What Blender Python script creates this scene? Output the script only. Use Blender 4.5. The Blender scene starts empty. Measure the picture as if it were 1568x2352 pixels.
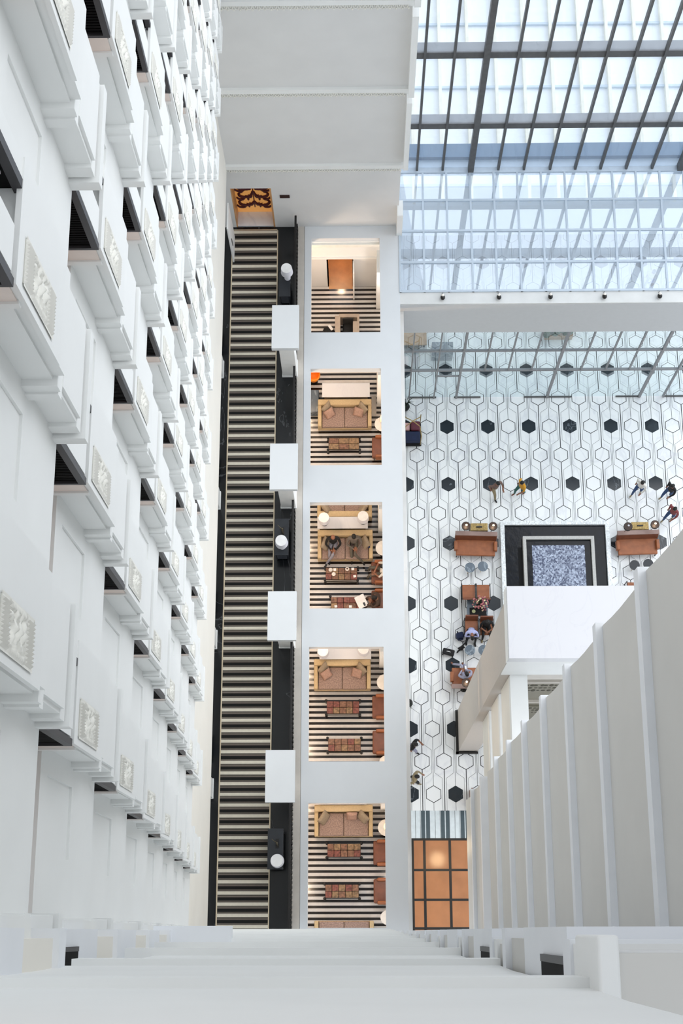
import bpy, bmesh, math, random
from mathutils import Vector, Matrix
random.seed(7)
C = bpy.data.collections.new('scene'); bpy.context.scene.collection.children.link(C)
S = bpy.context.scene
CZ = 56.0; L = 6.5; A = 10.5            # camera height, lounge floor, mezzanine floor

# ------------------------------------------------------------------ camera
F = 3215.5
def cam_axes(p, yw, r):
    f = Vector((0, math.sin(p), -math.cos(p))); u = Vector((0, math.cos(p), math.sin(p))); x = Vector((1, 0, 0))
    f2 = f*math.cos(yw)+x*math.sin(yw); x2 = x*math.cos(yw)-f*math.sin(yw)
    return x2*math.cos(r)+u*math.sin(r), u*math.cos(r)-x2*math.sin(r), f2
RX, RU, RF = cam_axes(.29103, -.01317, -.00489)
def seen(X, Y, Z):
    v = Vector((X, Y, Z-CZ)); d = v.dot(RF)
    if d <= .1: return -9999, -9999
    return 784+F*v.dot(RX)/d, 1176-F*v.dot(RU)/d
cam = bpy.data.cameras.new('camera'); co = bpy.data.objects.new('camera', cam); C.objects.link(co)
cam.sensor_fit = 'VERTICAL'; cam.sensor_height = 36; cam.lens = F/2352*36; cam.clip_start = .05; cam.clip_end = 600
co.matrix_world = Matrix(((RX.x, RU.x, -RF.x, 0), (RX.y, RU.y, -RF.y, 0), (RX.z, RU.z, -RF.z, CZ), (0, 0, 0, 1)))
S.camera = co
S.view_settings.view_transform = 'Standard'; S.view_settings.look = 'None'; S.view_settings.gamma = 1
S.view_settings.use_curve_mapping = False; S.view_settings.exposure = 0.2

# ------------------------------------------------------------------ materials
def srgb(c):
    return tuple((v/12.92 if v <= .04045 else ((v+.055)/1.055)**2.4) for v in c)
def node_mat(name):
    m = bpy.data.materials.new(name); m.use_nodes = True
    nt = m.node_tree; b = nt.nodes['Principled BSDF']; return m, nt, b
def mat(name, col, rough=.6, metal=0, noise=.04, scale=6, emit=None, estr=0, bump=0, spec=None):
    m, nt, b = node_mat(name); c = srgb(col)
    b.inputs['Roughness'].default_value = rough; b.inputs['Metallic'].default_value = metal
    if spec is not None: b.inputs['Specular IOR Level'].default_value = spec
    g = nt.nodes.new('ShaderNodeNewGeometry')
    n = nt.nodes.new('ShaderNodeTexNoise'); n.inputs['Scale'].default_value = scale; n.inputs['Detail'].default_value = 4
    nt.links.new(g.outputs['Position'], n.inputs['Vector'])
    r = nt.nodes.new('ShaderNodeValToRGB')
    r.color_ramp.elements[0].position = .3; r.color_ramp.elements[1].position = .7
    r.color_ramp.elements[0].color = (*[max(0, v*(1-noise*2)) for v in c], 1)
    r.color_ramp.elements[1].color = (*[min(1, v*(1+noise)) for v in c], 1)
    nt.links.new(n.outputs['Fac'], r.inputs['Fac']); nt.links.new(r.outputs['Color'], b.inputs['Base Color'])
    if emit:
        b.inputs['Emission Color'].default_value = (*srgb(emit), 1); b.inputs['Emission Strength'].default_value = estr
    if bump:
        bp = nt.nodes.new('ShaderNodeBump'); bp.inputs['Strength'].default_value = bump; bp.inputs['Distance'].default_value = .02
        nt.links.new(n.outputs['Fac'], bp.inputs['Height']); nt.links.new(bp.outputs['Normal'], b.inputs['Normal'])
    return m
def stripes(name, period, stops, axis=1, rough=.5, off=0, marble=0):
    m, nt, b = node_mat(name); b.inputs['Roughness'].default_value = rough
    g = nt.nodes.new('ShaderNodeNewGeometry'); s = nt.nodes.new('ShaderNodeSeparateXYZ')
    nt.links.new(g.outputs['Position'], s.inputs[0])
    a = nt.nodes.new('ShaderNodeMath'); a.operation = 'MULTIPLY_ADD'; a.inputs[1].default_value = -1/period; a.inputs[2].default_value = off+200
    nt.links.new(s.outputs[axis], a.inputs[0])
    f = nt.nodes.new('ShaderNodeMath'); f.operation = 'FRACT'; nt.links.new(a.outputs[0], f.inputs[0])
    r = nt.nodes.new('ShaderNodeValToRGB'); r.color_ramp.interpolation = 'CONSTANT'
    for i, (p, c) in enumerate(stops):
        e = r.color_ramp.elements[i] if i < 2 else r.color_ramp.elements.new(p)
        e.position = p; e.color = (*srgb(c), 1)
    nt.links.new(f.outputs[0], r.inputs['Fac'])
    n = nt.nodes.new('ShaderNodeTexNoise'); n.inputs['Scale'].default_value = 9; n.inputs['Detail'].default_value = 6
    nt.links.new(g.outputs['Position'], n.inputs['Vector'])
    mx = nt.nodes.new('ShaderNodeMix'); mx.data_type = 'RGBA'; mx.blend_type = 'MULTIPLY'; mx.inputs[0].default_value = .25+marble
    nt.links.new(r.outputs['Color'], mx.inputs[6]); nt.links.new(n.outputs['Color'], mx.inputs[7])
    hs = nt.nodes.new('ShaderNodeHueSaturation'); hs.inputs['Saturation'].default_value = .0
    nt.links.new(n.outputs['Color'], hs.inputs['Color']); nt.links.new(hs.outputs['Color'], mx.inputs[7])
    nt.links.new(mx.outputs[2], b.inputs['Base Color']); return m
def glass(name, tint, refl=.12, alpha=.75, rough=.0):
    m = bpy.data.materials.new(name); m.use_nodes = True; nt = m.node_tree; nt.nodes.clear()
    o = nt.nodes.new('ShaderNodeOutputMaterial'); t = nt.nodes.new('ShaderNodeBsdfTransparent'); t.inputs[0].default_value = (*srgb(tint), 1)
    g = nt.nodes.new('ShaderNodeBsdfGlossy'); g.inputs['Roughness'].default_value = rough; g.inputs[0].default_value = (.95, .97, 1, 1)
    d = nt.nodes.new('ShaderNodeBsdfDiffuse'); d.inputs[0].default_value = (*srgb((.93, .96, .99)), 1)  # near-white diffuse share: haze added to brighten the panes
    lf = nt.nodes.new('ShaderNodeLayerWeight'); lf.inputs[0].default_value = .5; lw = nt.nodes.new('ShaderNodeMath'); lw.operation = 'POWER'; lw.inputs[1].default_value = 4; nt.links.new(lf.outputs['Facing'], lw.inputs[0])
    ad = nt.nodes.new('ShaderNodeMath'); ad.operation = 'ADD'; ad.inputs[1].default_value = refl; nt.links.new(lw.outputs[0], ad.inputs[0])
    m1 = nt.nodes.new('ShaderNodeMixShader'); m1.inputs[0].default_value = 1-alpha
    m2 = nt.nodes.new('ShaderNodeMixShader')
    nt.links.new(t.outputs[0], m1.inputs[1]); nt.links.new(d.outputs[0], m1.inputs[2])
    nt.links.new(ad.outputs[0], m2.inputs[0]); nt.links.new(m1.outputs[0], m2.inputs[1]); nt.links.new(g.outputs[0], m2.inputs[2])
    nt.links.new(m2.outputs[0], o.inputs[0]); return m
def marble(name, base, vein, rough=.25, scale=.8, amt=.52, seed=0, width=.03):
    m, nt, b = node_mat(name); b.inputs['Roughness'].default_value = rough
    g = nt.nodes.new('ShaderNodeNewGeometry'); mp = nt.nodes.new('ShaderNodeMapping'); mp.inputs['Location'].default_value = (seed, seed*.7, 0)
    mp.inputs['Rotation'].default_value = (0, 0, .6); mp.inputs['Scale'].default_value = (1, .45, 1)
    nt.links.new(g.outputs['Position'], mp.inputs['Vector'])
    n = nt.nodes.new('ShaderNodeTexNoise'); n.inputs['Scale'].default_value = scale; n.inputs['Detail'].default_value = 8; n.inputs['Distortion'].default_value = 1.2
    nt.links.new(mp.outputs[0], n.inputs['Vector'])
    r = nt.nodes.new('ShaderNodeValToRGB'); e = r.color_ramp.elements
    e[0].position = amt-width; e[0].color = (*srgb(base), 1); e[1].position = amt+width; e[1].color = (*srgb(base), 1)
    k = e.new(amt); k.color = (*srgb(vein), 1)
    nt.links.new(n.outputs['Fac'], r.inputs['Fac']); nt.links.new(r.outputs['Color'], b.inputs['Base Color']); return m

M = {}
M['white'] = mat('white_paint', (.94, .945, .94), .55, noise=.012, scale=1.5)
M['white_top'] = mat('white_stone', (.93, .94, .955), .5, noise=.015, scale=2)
M['cream'] = mat('cream_plaster', (.94, .925, .89), .6, noise=.015, scale=1)
M['grey_wall'] = mat('pale_grey_plaster', (.88, .88, .878), .6, noise=.015, scale=1.2)
M['beige'] = mat('beige_stone', (.80, .775, .74), .45, noise=.04, scale=3)
M['slab'] = mat('white_slab', (.86, .873, .885), .5, noise=.012, scale=1.1)
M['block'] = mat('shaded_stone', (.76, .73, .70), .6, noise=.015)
M['sill_warm'] = mat('warm_white_sill', (.94, .895, .865), .6, noise=.02)
M['parapet'] = mat('shaded_plaster', (.835, .828, .81), .6, noise=.02, scale=.8)  # darker than the white lips: shade on the faces put into the colour
M['peach'] = mat('lamp_tinted_plaster', (.95, .84, .77), .6, noise=.02)  # warm lamp light of the gallery put into the wall colour
M['relief'] = mat('relief_plaster', (.93, .925, .895), .6, noise=.02)
M['frame'] = mat('anodised_dark_frame', (.24, .235, .245), .45, noise=.05, spec=.3)
M['louvre'] = mat('black_louvre', (.045, .042, .046), .7, noise=.1, spec=.1)
M['slat'] = mat('white_slat', (.9, .9, .92), .5)
M['black'] = marble('black_marble', (.075, .085, .095), (.34, .35, .36), .16, .7, .60, 3, .006)
M['brass'] = mat('brass_trim', (.83, .77, .66), .35, metal=.3)
k = (.055, .05, .045); g1 = (.44, .41, .37); g2 = (.50, .46, .42); cr = (.88, .85, .78)
M['carpet'] = stripes('striped_carpet', .3387, [(0, k), (.27, g1), (.34, k), (.37, g2), (.42, k), (.44, cr), (.73, k), (.76, g1), (.83, k), (.86, g2), (.94, (.3, .27, .25))], 1, .95, .0)
M['lounge'] = stripes('striped_marble', .195, [(0, (.14, .115, .105)), (.46, (.90, .885, .87))], 1, .14, .3)
M['tile'] = marble('white_marble', (.93, .94, .945), (.885, .895, .91), .18, .9, .5, 1, .05)
M['tile_top'] = marble('bright_white_marble', (.84, .84, .855), (.825, .825, .845), .3, 1.3, .56, 5, .02)
M['line'] = mat('black_inlay', (.10, .11, .13), .3)
M['hexb'] = marble('black_marble_tile', (.13, .16, .185), (.40, .43, .46), .12, 1.2, .60, 9, .012)
M['stone_d'] = mat('dark_slate_stripe', (.27, .33, .36), .3)
M['stone_l'] = mat('light_grey_stripe', (.83, .87, .89), .3)
M['orange'] = mat('amber_onyx', (.70, .48, .33), .12, noise=.08, scale=1.2)
M['bar'] = mat('black_bar', (.09, .085, .08), .3)
M['steel'] = mat('grey_steel', (.56, .56, .57), .45, metal=.2, noise=.05)
M['steel_d'] = mat('dark_steel', (.36, .36, .36), .5, metal=.2, noise=.08)
M['steel_b'] = mat('blue_grey_steel', (.76, .81, .86), .4, noise=.03)
M['ledge'] = mat('pale_ledge', (.86, .865, .86), .5, noise=.03, scale=2)
M['fascia'] = mat('grey_fascia', (.78, .785, .79), .5, noise=.01)
M['glass'] = glass('curtain_glass', (.97, .985, 1.0), .0, .86)
M['glass_roof'] = glass('roof_glass', (.95, .975, 1.0), .16, .72)
M['glass_l'] = glass('lobby_glass', (.97, .99, .99), .0, .99)
M['sky_glass'] = glass('skylight_glass', (.80, .80, .80), .0, 1.0)
M['water'] = mat('dark_water', (.03, .055, .095), .08, noise=.3, scale=4, bump=.12, spec=.22)
M['silver'] = mat('silver_mosaic', (.90, .92, .93), .3, metal=.25, noise=.14, scale=16, bump=1)
M['granite'] = mat('grey_granite_rim', (.74, .74, .73), .4, noise=.08, scale=25)
m, nt, b = node_mat('blue_pebble_mosaic'); b.inputs['Roughness'].default_value = .15
g = nt.nodes.new('ShaderNodeNewGeometry'); v = nt.nodes.new('ShaderNodeTexVoronoi'); v.inputs['Scale'].default_value = 17
nt.links.new(g.outputs['Position'], v.inputs['Vector']); r = nt.nodes.new('ShaderNodeValToRGB')
r.color_ramp.elements[0].color = (*srgb((.20, .25, .38)), 1); r.color_ramp.elements[1].color = (*srgb((.72, .77, .86)), 1); r.color_ramp.elements[0].position = .25; r.color_ramp.elements[1].position = .95
nt.links.new(v.outputs['Color'], r.inputs['Fac']); nt.links.new(r.outputs['Color'], b.inputs['Base Color']); M['mosaic'] = m
M['leather'] = mat('tan_leather', (.61, .36, .21), .4, noise=.10, scale=5)
M['leather_d'] = mat('brown_leather', (.47, .28, .20), .45, noise=.1, scale=5)
M['leather_g'] = mat('worn_grey_leather', (.60, .50, .47), .4, noise=.05)
M['sofa'] = mat('oat_fabric', (.77, .68, .53), .85, noise=.05, scale=20)
M['tweed'] = mat('mauve_tweed', (.62, .53, .49), .95, noise=.2, scale=26, bump=.3)
M['pillow'] = mat('taupe_cushion', (.60, .54, .46), .9, noise=.08, scale=20)
M['pillow_p'] = mat('rose_cushion', (.69, .56, .50), .9, noise=.12, scale=26)
M['wood_b'] = mat('black_turned_wood', (.06, .05, .05), .35, noise=.1)
M['patch_a'] = mat('patchwork_leather_a', (.50, .36, .28), .5, noise=.3, scale=14)
M['patch_b'] = mat('patchwork_leather_b', (.56, .45, .33), .5, noise=.3, scale=14)
M['patch_c'] = mat('patchwork_leather_c', (.50, .29, .25), .5, noise=.3, scale=14)
M['shade'] = mat('white_lamp_shade', (.86, .865, .90), .7, noise=.01)
M['shade_on'] = mat('lit_white_shade', (.95, .9, .8), .7, emit=(1, .85, .6), estr=.8)
M['bulb'] = mat('lit_bulb', (1, .9, .75), .5, emit=(1, .86, .66), estr=7)
M['lampin'] = mat('lamp_bronze_interior', (.20, .14, .11), .35, metal=.3)
M['lampblk'] = mat('black_lamp_metal', (.06, .055, .055), .35)
M['gold'] = mat('hammered_gold', (.68, .58, .37), .4, metal=.5, noise=.2, scale=18, bump=.6)
M['stool'] = marble('grey_blue_marble', (.36, .41, .46), (.55, .6, .64), .25, 3, .55, 2, .05)
M['navy'] = mat('navy_cloth', (.10, .15, .28), .8, noise=.1)
M['blackc'] = mat('black_cloth', (.07, .07, .08), .8, noise=.1)
M['charcoal'] = mat('charcoal_cloth', (.14, .15, .17), .8)
M['deskw'] = mat('pale_wood_desk', (.68, .62, .56), .5, noise=.05, scale=4)
M['dark_desk'] = mat('black_console', (.15, .165, .19), .4, noise=.05)
M['bronze'] = mat('bronze_figure', (.38, .35, .28), .4, metal=.5)
M['green'] = mat('leaf_green', (.20, .32, .20), .6, noise=.3, scale=8)
M['plant'] = mat('dark_palm_green', (.12, .20, .13), .6, noise=.2)
M['tan'] = mat('tan_wood', (.70, .56, .42), .5, noise=.15, scale=4)
M['maroon'] = mat('maroon_bag', (.36, .13, .20), .6)
M['pink'] = mat('pale_pink_cloth', (.78, .62, .62), .8)
M['skin'] = mat('skin', (.56, .38, .29), .55, noise=.05)
M['hair'] = mat('black_hair', (.05, .045, .045), .6)
M['paper'] = mat('white_paper', (.93, .93, .93), .6)
M['porcelain'] = mat('white_porcelain', (.93, .91, .88), .2)
M['coffee'] = mat('coffee', (.32, .2, .12), .2)
M['wallpaper_o'] = mat('glowing_amber_wall', (.96, .76, .47), .6, noise=.05, emit=(1, .65, .3), estr=.22)  # faint emission added in place of warm light on the wall
M['damask'] = mat('maroon_damask', (.33, .06, .08), .5)
M['sign'] = mat('dark_brown_plaque', (.20, .11, .09), .5)
M['doorin'] = mat('warm_wood_hall', (.80, .60, .40), .35, noise=.1, scale=2)
M['far_rib'] = mat('cream_rib', (.97, .95, .88), .7)
M['far_wall'] = mat('pale_blue_cladding', (.97, .98, .99), .6, noise=.02)
M['far_line'] = mat('pale_blue_joint', (.82, .87, .92), .6)
M['gutter'] = mat('blue_grey_gutter', (.34, .45, .56), .5)
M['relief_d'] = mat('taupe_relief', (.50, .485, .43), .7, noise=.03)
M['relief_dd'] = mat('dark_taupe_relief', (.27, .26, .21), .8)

# ------------------------------------------------------------------ mesh helpers
class MB:
    def __init__(s): s.bm = bmesh.new(); s.mats = []
    def mi(s, m):
        if m not in s.mats: s.mats.append(m)
        return s.mats.index(m)
    def box(s, x0, x1, y0, y1, z0, z1, m='white', bev=0):
        x0, x1 = sorted((x0, x1)); y0, y1 = sorted((y0, y1)); z0, z1 = sorted((z0, z1)); i = s.mi(m)
        v = [s.bm.verts.new(p) for p in ((x0, y0, z0), (x1, y0, z0), (x1, y1, z0), (x0, y1, z0), (x0, y0, z1), (x1, y0, z1), (x1, y1, z1), (x0, y1, z1))]
        fs = [s.bm.faces.new([v[a] for a in q]) for q in ((0, 3, 2, 1), (4, 5, 6, 7), (0, 1, 5, 4), (1, 2, 6, 5), (2, 3, 7, 6), (3, 0, 4, 7))]
        for f in fs: f.material_index = i
        if bev:
            es = list({e for f in fs for e in f.edges})
            r = bmesh.ops.bevel(s.bm, geom=es, offset=bev, segments=2, affect='EDGES', profile=.5)
            for f in r['faces']: f.material_index = i; f.smooth = True
        return s
    def poly(s, pts, m, z0, z1):          # vertical prism from xy outline
        i = s.mi(m); n = len(pts)
        a = [s.bm.verts.new((x, y, z0)) for x, y in pts]; b = [s.bm.verts.new((x, y, z1)) for x, y in pts]
        fs = [s.bm.faces.new(a[::-1]), s.bm.faces.new(b)]+[s.bm.faces.new((a[k], a[(k+1) % n], b[(k+1) % n], b[k])) for k in range(n)]
        for f in fs: f.material_index = i
        return s
    def quad(s, pts, m):
        f = s.bm.faces.new([s.bm.verts.new(p) for p in pts]); f.material_index = s.mi(m); return s
    def prof(s, pts, y0, y1, m):          # xz profile swept along y
        i = s.mi(m); n = len(pts)
        a = [s.bm.verts.new((x, y0, z)) for x, z in pts]; b = [s.bm.verts.new((x, y1, z)) for x, z in pts]
        fs = [s.bm.faces.new(a), s.bm.faces.new(b[::-1])]+[s.bm.faces.new((a[k], b[k], b[(k+1) % n], a[(k+1) % n])) for k in range(n)]
        for f in fs: f.material_index = i
        return s
    def lathe(s, prof, m, c=(0, 0, 0), n=20, smooth=True):
        i = s.mi(m); rings = []
        for r, z in prof:
            rings.append([s.bm.verts.new((c[0]+max(r, 1e-4)*math.cos(2*math.pi*k/n), c[1]+max(r, 1e-4)*math.sin(2*math.pi*k/n), c[2]+z)) for k in range(n)])
        for a, b in zip(rings, rings[1:]):
            for k in range(n):
                f = s.bm.faces.new((a[k], a[(k+1) % n], b[(k+1) % n], b[k])); f.material_index = i; f.smooth = smooth
        for rg, rev in ((rings[0], True), (rings[-1], False)):
            f = s.bm.faces.new(rg[::-1] if rev else rg); f.material_index = i
        return s
    def tube(s, pts, r, m, n=6):
        i = s.mi(m); pts = [Vector(p) for p in pts]; rings = []
        rs = r if isinstance(r, (list, tuple)) else [r]*len(pts)
        for k, p in enumerate(pts):
            d = (pts[min(k+1, len(pts)-1)]-pts[max(k-1, 0)]).normalized()
            u = d.orthogonal().normalized() if abs(d.z) > .99 or k == 0 else (u-d*u.dot(d)).normalized()
            w = d.cross(u)
            rings.append([s.bm.verts.new(p+(u*math.cos(2*math.pi*j/n)+w*math.sin(2*math.pi*j/n))*rs[k]) for j in range(n)])
        for a, b in zip(rings, rings[1:]):
            for j in range(n):
                f = s.bm.faces.new((a[j], a[(j+1) % n], b[(j+1) % n], b[j])); f.material_index = i; f.smooth = True
        for rg, rev in ((rings[0], True), (rings[-1], False)):
            f = s.bm.faces.new(rg[::-1] if rev else rg); f.material_index = i
        return s
    def ball(s, c, r, m, sc=(1, 1, 1), n=10):
        i = s.mi(m); x = bmesh.ops.create_uvsphere(s.bm, u_segments=n+4, v_segments=n, radius=r, matrix=Matrix.Translation(c) @ Matrix.Diagonal((*sc, 1)))
        for v in x['verts']:
            for f in v.link_faces: f.material_index = i; f.smooth = True
        return s
    def cushion(s, c, w, h, t, m, rot=(0, 0, 0)):
        i = s.mi(m); n = 8; R = Matrix.Translation(c) @ (Matrix.Rotation(rot[2], 4, 'Z') @ Matrix.Rotation(rot[1], 4, 'Y') @ Matrix.Rotation(rot[0], 4, 'X'))
        g = {}
        for sgn in (1, -1):
            for a in range(n+1):
                for b_ in range(n+1):
                    u = a/n*2-1; v = b_/n*2-1
                    if sgn < 0 and (abs(u) == 1 or abs(v) == 1): g[sgn, a, b_] = g[1, a, b_]; continue
                    th = t*.5*((1-u**4)*(1-v**4))**.5; pinch = 1-.10*(1-abs(u*v))*max(abs(u), abs(v))
                    g[sgn, a, b_] = s.bm.verts.new(R @ Vector((u*w/2*pinch, v*h/2*pinch, sgn*th)))
        for sgn in (1, -1):
            for a in range(n):
                for b_ in range(n):
                    q = [g[sgn, a, b_], g[sgn, a+1, b_], g[sgn, a+1, b_+1], g[sgn, a, b_+1]]
                    if sgn < 0: q = q[::-1]
                    f = s.bm.faces.new(q); f.material_index = i; f.smooth = True
        return s
    def build(s, name, parent=None, loc=None, smooth=False):
        me = bpy.data.meshes.new(name); bmesh.ops.recalc_face_normals(s.bm, faces=s.bm.faces) ; s.bm.to_mesh(me); s.bm.free()
        for k in s.mats: me.materials.append(M[k])
        o = bpy.data.objects.new(name, me); C.objects.link(o)
        if parent: o.parent = parent
        if loc: o.location = loc
        return o
def thing(name, label, cat, loc=(0, 0, 0), rz=0, group=None):
    o = bpy.data.objects.new(name, None); o.empty_display_size = .1; C.objects.link(o); o.location = loc; o.rotation_euler = (0, 0, rz)
    return tag(o, label, cat, group)
def tag(o, label, cat, group=None):
    o['label'] = label; o['category'] = cat
    if group: o['group'] = group
    return o
def struct(o): o['kind'] = 'structure'; return o
KIDS = {}
def dup(root, loc, rz=None, label=None, group=None):
    r = root.copy(); C.objects.link(r); r.location = loc
    if rz is not None: r.rotation_euler = (0, 0, rz)
    if label: r['label'] = label
    if group: r['group'] = group
    for ch in root.children:
        c = ch.copy(); C.objects.link(c); c.parent = r
        for g_ in ch.children:
            d = g_.copy(); C.objects.link(d); d.parent = c
    return r
ORD = ['zeroth', 'first', 'second', 'third', 'fourth', 'fifth', 'sixth', 'seventh', 'eighth', 'ninth', 'tenth', 'eleventh', 'twelfth', 'thirteenth', 'fourteenth']

# ================================================================== LEFT FACADE
# rows i: window-sill corner at X=-2.014-.252i, z=CZ-9.79-3.3i ; bays j: Y=3.17+1.912j
BAY = 1.912; Y0 = 3.17
def row_x(i): return -2.014-.252*i
def row_z(i): return CZ-9.79-3.3*i
def make_oriel():
    """local origin: sill corner (outer front edge of the louvred window), facing -Y"""
    t = thing('oriel_bay', '', 'oriel bay', group='oriel bays on the left facade')
    b = MB()
    # window chamber: back, floor sill, front wall with opening, roof
    b.box(-.30, -.0, .006, .73, -.05, -.22); b.box(-.34, -.03, -.004, .01, -.0, -.20, 'sill_warm')                           # sill block
    b.box(-.34, -.02, -.02, .04, -.20, -.26)                       # ledge under the window
    b.box(-.02, .012, .0, .73, -.0, -1.08)                         # relief parapet
    b.box(-.095, -.02, .05, .73, -.22, -1.36)                     # moulding behind the parapet
    b.box(-.30, -.09, .03, .70, -.24, -1.36)                       # upper core
    b.box(-.32, -.06, -.015, .75, -1.36, -1.46)                    # band
    b.box(-.33, -.075, -.03, .75, -1.46, -1.56)
    b.box(-.30, -.095, .03, .72, -1.56, -2.12)                     # lower core
    b.box(-.30, -.07, .06, .74, -1.56, -2.12)
    b.box(-.32, -.092, -.0, .75, -2.11, -2.24)
    b.box(-.34, -.062, -.03, .76, -2.26, -2.37)
    b.box(-.30, .0, .60, .73, -.05, .93)                          # far jamb
    b.box(-.30, -.26, .04, .62, -.05, .93)                        # back of chamber
    b.box(-.30, .0, .04, .30, .06, .93)                           # near solid part of front
    b.build('body', t)
    f = MB(); f.box(-.052, .0, -.02, .03, 0, .95, 'frame'); f.box(-.40, -.052, -.02, .02, 0, .03, 'frame'); f.box(-.40, -.052, -.02, .02, .90, .95, 'frame')
    w = f.build('window_frame', t)
    q = MB()
    for n in range(24):
        z = .04+n*.036; q.prof([(-.40, z), (-.052, z), (-.052, z+.02), (-.40, z+.02)], -.004, .02, 'louvre')
    q.box(-.40, -.052, .022, .03, .02, .92, 'louvre')
    q.build('louvres', w)
    # second small window on the far jamb with white slats
    f = MB(); f.box(-.26, -.0, .575, .60, -.05, .93, 'louvre'); f.box(-.045, .008, .545, .60, -.05, .93, 'frame')
    w2 = f.build('jamb_window', t)
    q = MB()
    for n in range(12): q.box(-.20, -.075, .56, .574, .12+n*.065, .155+n*.065, 'slat')
    q.build('slats', w2)
    # carved relief panel
    bm = bmesh.new(); ny, nz = 26, 60; ya, yb, za, zb = .05, .34, -.12, -.84
    gr = {}
    for a in range(ny+1):
        for c in range(nz+1):
            u = a/ny; v = c/nz; d = .004
            eu = min(u, 1-u)*(yb-ya); ev = min(v, 1-v)*(za-zb)
            if eu < .012 or ev < .012: d = .006
            elif eu < .018 or ev < .018: d = -.004
            elif v < .26 or v > .74 or eu < .05:
                ph = (u*13 if (v < .26 or v > .74) else v*40); d = .004+.010*abs(math.sin(ph*math.pi/1.0))
                if .045 < eu < .052 or abs(v-.26) < .012 or abs(v-.74) < .012: d = -.004
            else:
                y = (u-.5)*2; z = (v-.5)*5
                zz = abs(((z*1.15+2) % 1.6)-.8)/.8*1.5-.75
                d = .016*math.exp(-((y-zz)/.24)**2)+.013*math.exp(-((y+zz*.8)/.16)**2)+.006*math.sin(9*z+3*y)*math.sin(8*y-2*z)-.002
            gr[a, c] = bm.verts.new((.010+1.7*d, ya+(yb-ya)*u, za+(zb-za)*v))
    for a in range(ny):
        for c in range(nz):
            f_ = bm.faces.new((gr[a, c], gr[a+1, c], gr[a+1, c+1], gr[a, c+1])); f_.smooth = True
    me = bpy.data.meshes.new('relief_panel'); bmesh.ops.recalc_face_normals(bm, faces=bm.faces); bm.to_mesh(me); bm.free(); me.materials.append(M['relief'])
    o = bpy.data.objects.new('relief_panel', me); C.objects.link(o); o.parent = t
    return t
oriel = make_oriel(); first = True
ROWS = range(-2, 7)
vis = {}
for i in ROWS:
    for j in range(-2, 11):
        y = Y0+BAY*j; ok = False
        for dx, dy, dz in ((0, 0, .9), (0, 0, 0), (0, 0, -2.3), (0, .7, -2.3), (.0, .7, 0)):
            px, py = seen(row_x(i)+dx, y+dy, row_z(i)+dz)
            if -5 < px < 1568 and -5 < py < 2150: ok = True
        if ok and not (i <= -2 and j < 1): vis.setdefault(i, []).append(j)
cols = sorted(vis)
for ci, i in enumerate(cols):
    for n, j in enumerate(vis[i]):
        loc = (row_x(i), Y0+BAY*j, row_z(i))
        lab = 'louvred white oriel bay in the %s column from the left, %s up from the bottom' % (ORD[ci+1], ORD[n+1])
        if first: oriel.location = loc; oriel['label'] = lab; first = False
        else: dup(oriel, loc, None, lab)
for i in ROWS:
    X = row_x(i)-.28; z = row_z(i)
    b = MB(); ztop = z-.31; zbot = z-2.27
    # parapet with recessed panels: build as frame strips + recessed backs
    ya, yb = -1.2, 24.38
    b.box(X-.10, X-.02, ya, yb, zbot, ztop, 'white')
    zr0, zr1 = z-.55, z-1.45
    b.box(X-.02, X, ya, yb, zr0, ztop, 'white'); b.box(X-.02, X, ya, yb, zbot, zr1, 'white')
    prev = ya
    for j in range(-3, 12):
        y = Y0+BAY*j
        r0 = y+1.19; r1 = y+1.75
        if r0 > ya and r1 < yb:
            b.box(X-.02, X, prev, r0, zr1, zr0, 'white'); prev = r1
    b.box(X-.02, X, prev, yb, zr1, zr0, 'white')
    b.box(X-.5, X-.0, ya, yb, zbot-.12, zbot, 'white')
    b.box(X-.62, X-.46, ya, yb, zbot, z+1.0, 'peach')
    # projecting sub-panel rail
    struct(b.build('wall_left'))
# tall plain wall beneath the oriels
b = MB(); zb = row_z(6)-2.39
b.box(-5.4, -4.40, -1.5, 24.4, 14.5, zb, 'cream'); b.box(-5.4, -4.34, -1.5, 24.4, zb-.4, zb, 'cream')
struct(b.build('wall_left'))
b = MB(); b.box(-7.4, -7.2, -1.5, 24.4, A, 14.6, 'cream'); struct(b.build('wall_left'))
b = MB(); b.box(-9, -2.8, -1.5, 24.4, CZ+1.0, CZ+1.2, 'white')

# ================================================================== FAR WALL
b = MB()
def cornice(zt):
    b.box(-5.6, 1.62, 24.30, 24.6, zt-.06, zt+.14, 'white')
    b.box(-5.6, 1.56, 24.36, 24.6, zt-.20, zt-.06, 'white')
YF = 24.4
b.box(-5.6, -4.40, YF, YF+.4, A, 14.9, 'grey_wall')
b.box(-3.0, 1.42, YF, YF+.4, A, 14.9, 'grey_wall')
b.box(-4.40, -3.0, YF, YF+.4, 13.25, 14.9, 'grey_wall')
b.box(-5.8, 1.50, YF-.0, YF+.4, 14.9, 19.0, 'grey_wall'); b.box(-6, 1.60, YF, YF+.4, 19, 23.4, 'grey_wall')
for zt in (23.4, 27.6): b.box(-6, 1.6, YF, YF+.4, zt, zt+4.2, 'grey_wall')
for zt in (14.7, 19.1, 23.3, 27.5): cornice(zt)
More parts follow.
